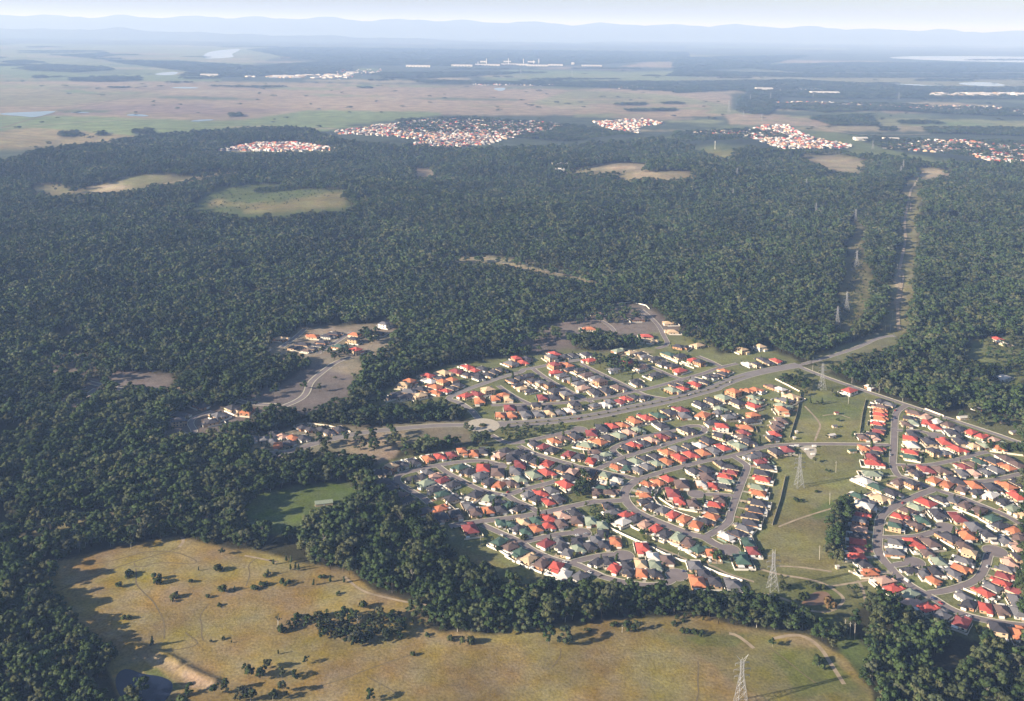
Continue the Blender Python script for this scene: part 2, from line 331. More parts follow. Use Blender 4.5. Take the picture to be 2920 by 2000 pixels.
for _i in range(210):
    _x = _sr.uniform(-200, 2500); _y = _sr.choice([_sr.uniform(88, 150), _sr.uniform(140, 200), _sr.uniform(190, 300)]); _w = _sr.uniform(30, 190); _h = _sr.uniform(0.8, 3.0) * (0.5 + (_y - 60) / 120)
    if _y > 195 and 300 < _x < 1600: _h *= 0.7
    _q = ' '.join('%.1f,%.1f' % (_x + _w * math.cos(a) * _sr.uniform(0.6, 1.2), _y + 0.012 * _w * math.cos(a) + _h * math.sin(a) * _sr.uniform(0.5, 1.3)) for a in [k * 0.6283 for k in range(10)])
    PLAIN.append(('Z ' + _q, _sr.choice([(0.15, 0.19, 0.08), (0.19, 0.20, 0.10), (0.25, 0.21, 0.13), (0.22, 0.17, 0.12), (0.11, 0.13, 0.07), (0.30, 0.25, 0.17)])))
    if _i % 2 == 0:
        _y2 = _sr.uniform(88, 200); _h2 = _h * 0.45
        FARWOOD.append('Z ' + ' '.join('%.1f,%.1f' % (_x + 0.6 * _w * math.cos(a), _y2 + _h2 * math.sin(a) * _sr.uniform(0.4, 1.3)) for a in [k * 0.6283 for k in range(10)]))
def poly_mask(P, px, py):
    inside = np.zeros(px.shape, bool); n = len(P)
    x0 = min(p[0] for p in P); x1 = max(p[0] for p in P); y0 = min(p[1] for p in P); y1 = max(p[1] for p in P)
    sel = np.nonzero((px >= x0) & (px <= x1) & (py >= y0) & (py <= y1))
    if len(sel[0]) == 0: return inside
    X = px[sel]; Y = py[sel]; r = np.zeros(X.shape, bool)
    for i in range(n):
        ax, ay = P[i]; bx, by = P[(i + 1) % n]
        if ay == by: continue
        c = ((ay > Y) != (by > Y)) & (X < (bx - ax) * (Y - ay) / (by - ay) + ax)
        r ^= c
    inside[sel] = r; return inside
FOREST_EDGE = pts('Z -700,400 0,373 90,346 240,331 330,313 420,306 560,298 700,298 730,312 760,322 900,336 1100,346 1300,336 1500,318 1580,346 1700,342 1830,347 2050,362 2100,375 2324,375 3100,380 3100,2600 -700,2600')
CLEARP = [(pts(a), c) for a, c in CLEAR]; PATCHP = [(pts(a), c) for a, c in PATCH]; PLAINP = [(pts(a), c) for a, c in PLAIN]; FARP = [pts(a) for a in FARWOOD]
def is_clear(px, py):
    m = np.zeros(px.shape, bool)
    for P, _ in CLEARP: m |= poly_mask(P, px, py)
    return m

# ------------------------------------------------------------------ ground sheet
vv = np.concatenate([np.linspace(3600, 2150, 30, endpoint=False), np.linspace(2150, 330, 440, endpoint=False), np.linspace(330, 60, 150, endpoint=False), np.linspace(60, 12, 26)])
rows = F * CAMH / vv
rat = np.concatenate([np.linspace(-1.3, -0.62, 40, endpoint=False), np.linspace(-0.62, 0.62, 860), np.linspace(0.62, 1.3, 41)[1:]])
GX = rows[:, None] * rat[None, :]; GY = np.repeat(rows[:, None], len(rat), 1); GZ = terrain(GX, GY)
PX, PY = proj(GX, GY, GZ)
def wob(a, b, k): return np.sin(a * k + 1.7 * np.sin(b * k * 0.7)) * np.cos(b * k * 1.3 + np.sin(a * k * 0.6))
sp = CAMH / np.maximum(vv, 12)[:, None]            # metres per pixel sideways
dj = (wob(GX, GY, 0.09) * 3 + wob(GX, GY, 0.031) * 6) / sp
djy = (wob(GY, GX, 0.08) * 3 + wob(GY, GX, 0.027) * 7) / sp * 0.35
QX = PX + np.clip(dj, -14, 14); QY = PY + np.clip(djy, -6, 6)
cov = np.empty(GX.shape + (3,)); cov[:] = (0.06, 0.075, 0.05)
far_m = np.zeros(GX.shape, bool)
for P, c in PLAINP: cov[poly_mask(P, QX, QY)] = c
for P in FARP:
    m = poly_mask(P, QX, QY); cov[m] = C_FARWOOD; far_m |= m
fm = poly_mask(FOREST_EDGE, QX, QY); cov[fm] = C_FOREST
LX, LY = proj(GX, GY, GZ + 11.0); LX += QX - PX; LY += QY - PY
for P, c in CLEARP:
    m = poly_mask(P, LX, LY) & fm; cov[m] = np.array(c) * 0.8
for P, c in CLEARP: cov[poly_mask(P, QX, QY)] = c
for P, c in PATCHP:
    m = poly_mask(P, QX, QY); cov[m] = cov[m] * 0.25 + np.array(c) * 0.75
# two soft passes so that covers blend over a few metres
for _ in range(2):
    cov[1:-1] = (cov[:-2] + 2 * cov[1:-1] + cov[2:]) / 4; cov[:, 1:-1] = (cov[:, :-2] + 2 * cov[:, 1:-1] + cov[:, 2:]) / 4
nr, nc = GX.shape
me = bpy.data.meshes.new('ground')
idx = np.arange(nr * nc).reshape(nr, nc)
quads = np.stack([idx[:-1, :-1], idx[:-1, 1:], idx[1:, 1:], idx[1:, :-1]], -1).reshape(-1, 4)
me.vertices.add(nr * nc); me.vertices.foreach_set('co', np.stack([GX, GY, GZ], -1).ravel())
me.loops.add(quads.size); me.loops.foreach_set('vertex_index', quads.ravel().astype(np.int32))
me.polygons.add(len(quads)); me.polygons.foreach_set('loop_start', np.arange(0, quads.size, 4, dtype=np.int32))
me.polygons.foreach_set('loop_total', np.full(len(quads), 4, np.int32)); me.polygons.foreach_set('use_smooth', np.ones(len(quads), bool))
me.update(calc_edges=True)
at = me.attributes.new('cover', 'FLOAT_COLOR', 'POINT')
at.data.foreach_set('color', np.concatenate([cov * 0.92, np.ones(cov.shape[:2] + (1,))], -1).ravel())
gm, n, l, p = mat_new('ground_cover')
an = n.new('ShaderNodeAttribute'); an.attribute_name = 'cover'
geo = n.new('ShaderNodeNewGeometry')
def nz(scale, detail=4, stretch=None):
    t = n.new('ShaderNodeTexNoise'); t.inputs['Scale'].default_value = scale; t.inputs['Detail'].default_value = detail
    if stretch:
        mp = n.new('ShaderNodeMapping'); mp.inputs['Scale'].default_value = stretch; l.new(geo.outputs['Position'], mp.inputs[0]); l.new(mp.outputs[0], t.inputs['Vector'])
    else: l.new(geo.outputs['Position'], t.inputs['Vector'])
    return t
def rngm(src, a, b, lo, hi):
    m = n.new('ShaderNodeMapRange'); m.inputs[1].default_value = a; m.inputs[2].default_value = b; m.inputs[3].default_value = lo; m.inputs[4].default_value = hi
    l.new(src, m.inputs[0]); return m.outputs[0]
def mul(a, b):
    m = n.new('ShaderNodeMath'); m.operation = 'MULTIPLY'; l.new(a, m.inputs[0]); l.new(b, m.inputs[1]); return m.outputs[0]
v1 = rngm(nz(0.012, 6).outputs[0], 0.3, 0.7, 0.75, 1.25)
v2 = rngm(nz(0.11, 4).outputs[0], 0.3, 0.7, 0.85, 1.15)
v3 = rngm(nz(0.42, 4).outputs[0], 0.33, 0.62, 0.74, 1.12)
v4 = rngm(nz(0.0012, 5, (1, 0.35, 1)).outputs[0], 0.35, 0.65, 0.85, 1.15)
val = mul(mul(v1, v2), mul(v3, v4))
hue = rngm(nz(0.02, 5).outputs[0], 0.35, 0.65, 0.488, 0.522)
sat = rngm(nz(0.05, 4).outputs[0], 0.3, 0.7, 0.8, 1.2)
hs = n.new('ShaderNodeHueSaturation'); l.new(an.outputs['Color'], hs.inputs['Color']); l.new(val, hs.inputs['Value']); l.new(hue, hs.inputs['Hue']); l.new(sat, hs.inputs['Saturation'])
l.new(hs.outputs[0], p.inputs['Base Color']); p.inputs['Roughness'].default_value = 0.95; p.inputs['Specular IOR Level'].default_value = 0.1
bmp = n.new('ShaderNodeBump'); bmp.inputs['Strength'].default_value = 0.5; bmp.inputs['Distance'].default_value = 0.7
l.new(nz(0.4, 4).outputs[0], bmp.inputs['Height']); l.new(bmp.outputs[0], p.inputs['Normal'])
me.materials.append(gm)
tag(mesh_obj('ground', me), 'grass, bare earth and forest floor spreading to the horizon', 'ground', kind='structure')

# distant hills
def hills(name, dist, prof, label):
    k = 1.35; dist *= k; prof = [(a, max(4, 500 + ((h - 500) * 0.72 if h > 500 else h - 500) * k)) for a, h in prof]
    x = np.linspace(-1.2, 1.2, 260); b = MB(); depth = 2600.0
    hh = np.interp(x, [q[0] for q in prof], [q[1] for q in prof]) + 18 * np.sin(x * 61 + 1) + 12 * np.sin(x * 143 + 2) + 8 * np.sin(x * 311)
    hh = np.maximum(hh, 4) if hh.max() > 200 else np.maximum(hh, 4)
    rows_ = []
    for k, (dd, s) in enumerate(((0, 0.0), (depth * 0.35, 0.55), (depth * 0.7, 0.9), (depth, 1.0), (depth * 1.8, 0.0))):
        Yk = dist + dd
        rows_.append([(xx * Yk, Yk, -5 if s == 0 else h * s * (1 + 0.10 * math.sin(xx * 90 + k * 2))) for xx, h in zip(x, hh)])
    v = [q for r_ in rows_ for q in r_]; nx = len(x)
    f = [(k * nx + i, k * nx + i + 1, (k + 1) * nx + i + 1, (k + 1) * nx + i) for k in range(4) for i in range(nx - 1)]
    m_ = bpy.data.meshes.new(name); m_.from_pydata(v, [], f); m_.polygons.foreach_set('use_smooth', [True] * len(f)); m_.update()
    tag(mesh_obj(name, m_, None, M['hill']), label, 'hills', kind='structure')
M['hill'] = mat('wooded_hill', (0.045, 0.06, 0.04), 0.95, 0.3, 0.002)
hills('hills', 29000, [(-1.2, 720), (-0.5, 720), (-0.42, 690), (-0.35, 735), (-0.2, 745), (-0.12, 700), (-0.08, 735), (0.0, 670), (0.1, 640), (0.25, 655), (0.3, 610), (0.4, 560), (0.5, 540), (0.6, 500), (1.2, 480)], 'faint blue hill range along the horizon')
hills('hills', 21000, [(-1.2, 330), (-0.5, 300), (-0.4, 330), (-0.3, 250), (-0.15, 215), (0.0, 120), (0.2, 80), (0.5, 40), (1.2, 20)], 'second line of hazy blue hills in front of the range')
hills('hills', 15500, [(-1.2, 140), (-0.5, 120), (-0.36, 60), (-0.33, 130), (-0.27, 150), (-0.22, 110), (-0.17, 20), (0.0, 4), (1.2, 4)], 'low wooded rise beyond the river flats')

# water sheets
def sheet(name, P, z, m, label, kind='structure', cat='water'):
    me_ = bpy.data.meshes.new(name); G = [ground(*q) for q in P]
    me_.from_pydata([(g[0], g[1], g[2] + z) for g in G], [], [tuple(range(len(G)))]); me_.update()
    bm = bmesh.new(); bm.from_mesh(me_); bmesh.ops.recalc_face_normals(bm, faces=bm.faces)
    if bm.faces and bm.faces[:][0].normal.z < 0: bmesh.ops.reverse_faces(bm, faces=bm.faces)
    bm.to_mesh(me_); bm.free()
    return tag(mesh_obj(name, me_, None, m), label, cat, kind=kind)
def smooth(P, it=2):
    for _ in range(it):
        Q = []
        for a, b in zip(P, P[1:] + P[:1]):
            Q += [(0.75 * a[0] + 0.25 * b[0], 0.75 * a[1] + 0.25 * b[1]), (0.25 * a[0] + 0.75 * b[0], 0.25 * a[1] + 0.75 * b[1])]
        P = Q
    return P
for nm, s, lb in [
  ('water', '2 0,752 150,745 390,735 330,755 230,782 150,772 0,762', 'shallow pale marsh pool at the left edge of the plain'),
  ('water', '2 830,762 900,755 1000,768 960,775 850,770', 'narrow pale pool in the middle of the left marsh'),
  ('water', '2 1240,808 1330,792 1440,795 1350,806', 'pale pool at the edge of the green flats'),
  ('water', '2 450,748 530,742 610,748 530,752', 'thin sliver of water beside the straight drain'),
  ('water', '2 1110,582 1230,575 1340,585 1230,590', 'small dark pool on the pink marsh'),
  ('water', '2 1010,498 1060,482 1200,475 1150,502', 'blue bend of the river behind the trees'),
  ('water', '2 1340,392 1360,350 1450,335 1610,320 1570,345 1530,360 1560,380 1450,388', 'broad pale loop of the far river'),
  ('water', '2 1760,440 1800,425 1890,428 1850,442', 'short blue reach of river near the sheds'),
  ('water', '3 1030,585 1130,582 1100,605 1060,602', 'tiny marsh pool below the far factory'),
  ('water', '5 1360,382 1700,370 3200,385 3200,425 2100,412 1650,398', 'long pale lake on the right horizon'),
  ('water', '5 1870,555 1960,545 2120,548 2230,568 2120,575 1960,568', 'pale lagoon at the far right'),
  ('water', '5 1400,555 1600,560 1880,575 1700,575', 'thin strip of water left of the lagoon'),
  ('water', '5 1600,482 2000,475 3000,458 3000,464 2000,484', 'thin creek running to the right edge'),
  ('water', '5 1520,802 1750,795 1740,808 1560,810', 'dark pond on the right hand flats'),
  ('water', '3 600,262 1000,268 1750,270 1790,280 1300,290 700,285', 'pale estuary below the horizon hills')]:
    sheet(nm, smooth(pts(s)), 0.9, M['water'], lb)
sheet('water', smooth(pts('8 950,1400 990,1340 1060,1320 1180,1370 1330,1385 1440,1440 1400,1560 1300,1640 1050,1640 960,1500')), 0.06, M['water'], 'dark blue farm dam at the bottom left')
sheet('water', smooth(pts('1 520,620 590,560 640,530 740,530 770,590 760,630 650,645 540,640')), 0.05, M['mud'], 'round brown pond beside the easement')
sheet('water', smooth(pts('9 1530,365 1600,345 1660,360 1640,385 1560,385')), 0.05, M['water'], 'small dark pool in the trees beside the fenced paddock')

# ------------------------------------------------------------------ roads
def resample(P, step):
    P = np.array(P, float); d = np.r_[0, np.cumsum(np.hypot(*np.diff(P[:, :2], axis=0).T))]
    n = max(2, int(d[-1] / step) + 1); t = np.linspace(0, d[-1], n)
    return np.stack([np.interp(t, d, P[:, k]) for k in range(P.shape[1])], -1)
def chaikin(P, it=2):
    for _ in range(it):
        Q = [P[0]]
        for a, b in zip(P, P[1:]):
            Q += [tuple(0.75 * u + 0.25 * v for u, v in zip(a, b)), tuple(0.25 * u + 0.75 * v for u, v in zip(a, b))]
        Q.append(P[-1]); P = Q
    return P
ROADS = [  # description, width, path, bulb radius at the end
 ('the wide divided avenue', 17, 'Y 330,1118 600,1110 900,1085 1200,1050 1500,985 1900,905 2324,790 W 200,615 400,535 600,490 790,458', 0),
 ('the road beside the wood', 7.6, 'W 770,462 860,500 1000,555 1400,690 1700,790 2100,920 2324,1000 2700,1120', 0),
 ('the bush road', 6.6, 'W 770,465 900,430 1050,385 1200,335 1330,270 1440,258', 0),
 ('the road left of roundabout', 10, 'V 2180,1125 1900,1122 1500,1155 1150,1195 850,1265 650,1320 500,1390 250,1450 60,1500', 0),
 ('the collector above the roundabout', 7.6, 'H 965,690 905,610 850,545 740,480 640,462 800,392 960,335 1130,275 1290,238 I 100,275 200,262 300,240 540,200', 0),
 ('the lane by the roundabout', 6.6, 'F 0,470 130,545 280,528 420,495 600,455 740,425', 9.0),
 ('the diagonal below the avenue', 6.6, 'F 230,560 350,622 500,668 700,722 B 1300,430 1600,480 1800,540 2123,590 E 100,425 190,440', 0),
 ('the street crossing to easement', 6.6, 'E 190,440 350,390 480,355 650,310 760,290 900,265 1050,220 1160,190 J 0,550 300,545 560,548 875,555', 0),
 ('the big sweeping crescent', 8.8, 'E 190,440 110,490 80,540 85,600 140,660 D 600,310 800,410 1000,490 1200,570 1400,645 1600,682 1700,760 1850,830 1960,872', 9.8),
 ('the straight street beside easement', 6.6, 'E 900,268 985,320 1008,345 970,440 920,570 870,720 D 1960,470 1760,600 1600,682', 0),
 ('the court inside the crescent', 6.6, 'E 922,565 800,556 620,551', 9.0),
 ('the street under the crescent', 7.6, 'D 400,140 250,150 0,165 B 1600,950 1200,1040 700,1150 300,1210 0,1240 A 1700,1260 1350,1310 1230,1335', 0),
 ('the oval loop street', 6.6, 'B 1600,475 1900,330 2123,250 E 330,200 540,130 655,100 690,75 675,48 620,36 540,45 480,70 300,105 130,145 F 1060,562 1000,590 1075,648', 0),
 ('the leftmost hooked street', 6.6, 'A 930,990 820,890 720,840 550,740 460,690 425,630 450,570 540,525 700,488 900,440 1130,400 1300,370 1550,345 1750,340 1900,370 2050,430 B 130,420', 8.2),
 ("the left block's slanting street", 6.6, 'A 1060,425 1200,530 1400,630 1560,720 1700,780 1900,840 2123,870 B 150,850 260,870 350,940 550,1020 720,1120', 0),
 ('the stub by the park', 6.6, 'B 250,865 420,800 600,750 850,690 980,650', 0),
 ('the lowest slanting street', 6.6, 'C 130,350 300,430 550,540 740,620 850,720 1100,840 1350,920 1600,960 1750,1050 2000,1150 D 0,1240 180,1290 350,1335 600,1380 900,1400 1100,1340 1190,1240', 9.8),
 ("the lowest street's upper stub", 6.6, 'C 760,615 1000,560 1300,500 1550,470 1640,480', 9.0),
 ("the lowest street's lower stub", 6.6, 'C 1480,930 1700,870 1950,820 2123,795 D 250,950 400,962', 9.8),
 ("the right suburb's main street", 6.6, 'J 985,222 920,255 885,300 880,400 875,555 865,680 868,750 920,825 L 640,50 800,110 940,165 1050,200 1201,245 M 600,290 850,390 1000,450 1178,555 1500,700', 0),
 ("the right suburb's curving street", 7.6, 'L 950,165 800,220 650,290 540,350 480,410 468,500 458,600 458,700 510,780 570,840 N 350,150 450,230 560,295 650,340 750,410 900,470 1100,515 1316,540 1600,570', 0),
 ("the right suburb's bulb court", 6.6, 'L 465,578 600,582 800,575 950,530 1045,495', 9.8),
 ("the right suburb's short court", 6.6, 'L 530,830 620,815 700,802 775,792', 9.0),
 ('the lower right linking street', 6.6, 'N 570,298 700,285 850,245 960,200 1000,150 1040,60 M 815,880 835,830 890,805', 10.7),
 ('the court behind main street', 6.6, 'K 165,338 300,340 400,345 530,385', 9.8),
 ('the upper right lane', 6, 'K 130,640 300,655 480,648 650,615 800,580 920,540 1000,532', 0),
 ('the far right upper street', 6, 'K 860,790 1000,790 1150,760 1316,720 1500,690', 0),
 ('the steep street above avenue', 6.6, 'I 185,270 280,340 420,420 560,490 630,522', 0),
 ('the street behind the avenue', 6.6, 'F 0,222 350,215 620,205 760,180 I 780,480 930,440 1000,430 1200,380 G 400,160 560,115 660,75 800,45', 0),
 ('the second steep street', 6.6, 'I 540,230 700,310 850,380 960,440 1050,475 1180,495', 0),
 ('the third steep street', 6.6, 'I 860,170 1000,230 1200,310 G 200,95 330,150 400,165', 0),
 ('the short street near roundabout', 6, 'F 60,60 160,130 250,180 330,215', 0),
 ('the top right estate street', 6.6, 'G 500,-10 600,30 680,72', 0),
 ('the winding bush estate road', 6.6, 'P 290,735 400,690 460,640 480,560 560,490 680,400 790,365', 0),
 ('the bush estate hilltop street', 6, 'P 540,340 640,280 740,212 800,182', 0),
 ('the bush estate upper street', 6, 'P 270,292 380,215 450,150', 0),
 ('the forest edge loop', 6, 'Y 1250,185 1340,230 1400,285 1395,330 Q 745,245', 0),
 ('the forest edge street', 6, 'Q 900,100 960,150 1000,195 1020,240 1050,290 980,310', 0),
 ('the unbuilt left road', 6.6, 'X 0,375 350,368 600,388 900,465 1100,505 1300,530 1700,570 V 0,880 180,935 450,950', 0),
 ('the second unbuilt left road', 6.6, 'X 0,540 200,542 400,568 650,612 760,555 860,490', 0),
 ('the small estate street', 6, 'X 1560,890 1750,900 1650,770 1880,690', 0),
 ('the orange house street', 6, 'O 330,420 560,400 700,340', 0),
]
SEG = []   # world segments: ax, ay, bx, by, half width, road
ROADW = []
for k, (desc, w, path, bulb) in enumerate(ROADS):
    P = chaikin([tuple(g) for g in gpts(path)], 3); P = resample(P, 5.0); ROADW.append(P)
    for a, b in zip(P, P[1:]): SEG.append((a[0], a[1], b[0], b[1], w / 2, k))
    if bulb: SEG.append((P[-1][0], P[-1][1], P[-1][0] + 0.1, P[-1][1], bulb, k))
RB = ground(*px_of('Y', 240, 1128)); SEG.append((RB[0], RB[1], RB[0] + 0.1, RB[1], 22, 0))
SEG = np.array(SEG)
def road_dist(x, y, skip=None):
    """edge distance to the nearest road and its index"""
    x = np.atleast_1d(np.asarray(x, float)); y = np.atleast_1d(np.asarray(y, float))
    best = np.full(x.shape, 1e9); bk = np.zeros(x.shape, int)
    for s in range(0, len(x), 4000):
        X = x[s:s + 4000, None]; Y = y[s:s + 4000, None]
        S = SEG if skip is None else SEG[SEG[:, 5] != skip]
        ax, ay, bx, by, hw, rk = S.T
        dx, dy = bx - ax, by - ay; t = np.clip(((X - ax) * dx + (Y - ay) * dy) / (dx * dx + dy * dy), 0, 1)
        d = np.hypot(X - ax - t * dx, Y - ay - t * dy) - hw
        i = d.argmin(1); best[s:s + 4000] = d[np.arange(len(i)), i]; bk[s:s + 4000] = rk[i].astype(int)
    return best, bk
def strip(name, P, w, z, m, label, bulb=0, cat='road', kind='structure', off=0.0):
    P = np.array(P, float); T = np.gradient(P[:, :2], axis=0); T /= np.linalg.norm(T, axis=1)[:, None] + 1e-9
    N = np.stack([-T[:, 1], T[:, 0]], -1); v = []; f = []
    for q, nn in zip(P, N):
        for s in (w / 2 + off, -w / 2 + off): 
            x, y = q[0] + nn[0] * s, q[1] + nn[1] * s; v.append((x, y, float(terrain(x, y)) + z))
    for i in range(len(P) - 1): f.append((2 * i, 2 * i + 1, 2 * i + 3, 2 * i + 2))
    if bulb:
        c = P[-1]; n0 = len(v)
        for i in range(20):
            a = 2 * math.pi * i / 20; v.append((c[0] + bulb * math.cos(a), c[1] + bulb * math.sin(a), c[2] + z + 0.003))
        f.append(tuple(range(n0, n0 + 20)))
    me_ = bpy.data.meshes.new(name); me_.from_pydata(v, [], f); me_.update()
    return tag(mesh_obj(name, me_, None, m), label, cat, kind=kind)
LBL = {}
for k, (desc, w, path, bulb) in enumerate(ROADS):
    hill = 0.5 if ROADW[k][:, 1].max() > 1800 else 0.0
    old = desc in ('the wide divided avenue', 'the road beside the wood', 'the bush road', 'the road left of roundabout', 'the collector above the roundabout')
    strip('road', ROADW[k], w, 0.09 + 0.004 * k + hill, M['asphalt_old' if old else 'asphalt'], 'asphalt surface of ' + desc, bulb)
    # kerbs: pale concrete strips, broken where another road joins
    P = ROADW[k]; T = np.gradient(P[:, :2], axis=0); T /= np.linalg.norm(T, axis=1)[:, None] + 1e-9; N = np.stack([-T[:, 1], T[:, 0]], -1)
    mb = MB()
    for s in (1, -1):
        o = w / 2 + 0.35
        E = P[:, :2] + N * (o * s); E2 = P[:, :2] + N * ((o + (1.7 if ('unbuilt' in desc or 'bush estate' in desc) else 0.85)) * s)
        mid = (E[:-1] + E[1:]) / 2; d, _ = road_dist(mid[:, 0], mid[:, 1], skip=k)
        dm = np.hypot(mid[:, 0] - P[-1, 0], mid[:, 1] - P[-1, 1])
        for i in range(len(E) - 1):
            if d[i] < 0.3 or (bulb and dm[i] < bulb): continue
            z = float(terrain(*E[i])) + hill
            q = [(*E[i], z + 0.26), (*E[i + 1], z + 0.26), (*E2[i + 1], z + 0.28), (*E2[i], z + 0.28)]
            lo = [(*E[i], z), (*E[i + 1], z)]
            mb.face(*(q if s < 0 else q[::-1])); mb.face(lo[0], lo[1], q[1], q[0])
    if bulb:
        c = P[-1]; a0 = math.atan2(-T[-1][1], -T[-1][0]); gap = math.asin(min(0.95, (w / 2 + 0.5) / bulb))
        A = np.linspace(a0 + gap, a0 + 2 * math.pi - gap, 20)
        for a, b in zip(A, A[1:]):
            r0, r1 = bulb + 0.3, bulb + 1.05
            mb.face((c[0] + r0 * math.cos(a), c[1] + r0 * math.sin(a), 0.26), (c[0] + r1 * math.cos(a), c[1] + r1 * math.sin(a), 0.28), (c[0] + r1 * math.cos(b), c[1] + r1 * math.sin(b), 0.28), (c[0] + r0 * math.cos(b), c[1] + r0 * math.sin(b), 0.26))
    if mb.v: tag(mb.build('kerb', M['kerb']), 'pale concrete kerb lining ' + desc, 'kerb', kind='structure')
# avenue median and roundabout
AV = ROADW[0]
strip('median', AV[4:int(len(AV) * 0.80)], 3.4, 0.34, mat('median_grass', (0.19, 0.17, 0.10), 0.95, 0.25, 0.2), 'dry grass median strip down the divided avenue', 0, 'median')
for a_, z_, r_, m_, nm_, lb_ in ((0, 0.28, 21, 'concrete', 'roundabout_apron', 'pale paved apron around the roundabout'),):
    b = MB(); b.face(*[(RB[0] + r_ * math.cos(2 * math.pi * i / 28), RB[1] + r_ * 1.05 * math.sin(2 * math.pi * i / 28), z_) for i in range(28)]); tag(b.build(nm_, M[m_]), lb_, 'paving', kind='structure')
b = MB(); ring = [(RB[0] + 5.5 * math.cos(2 * math.pi * i / 20), RB[1] + 5.5 * math.sin(2 * math.pi * i / 20)) for i in range(20)]
for i in range(20):
    j = (i + 1) % 20; b.face((*ring[i], 0.28), (*ring[j], 0.28), (*ring[j], 0.5), (*ring[i], 0.5))
b.face(*[(*q, 0.5) for q in ring]); tag(b.build('roundabout_island', M['wheelrut']), 'round planted island in the middle of the roundabout', 'island', kind='structure')

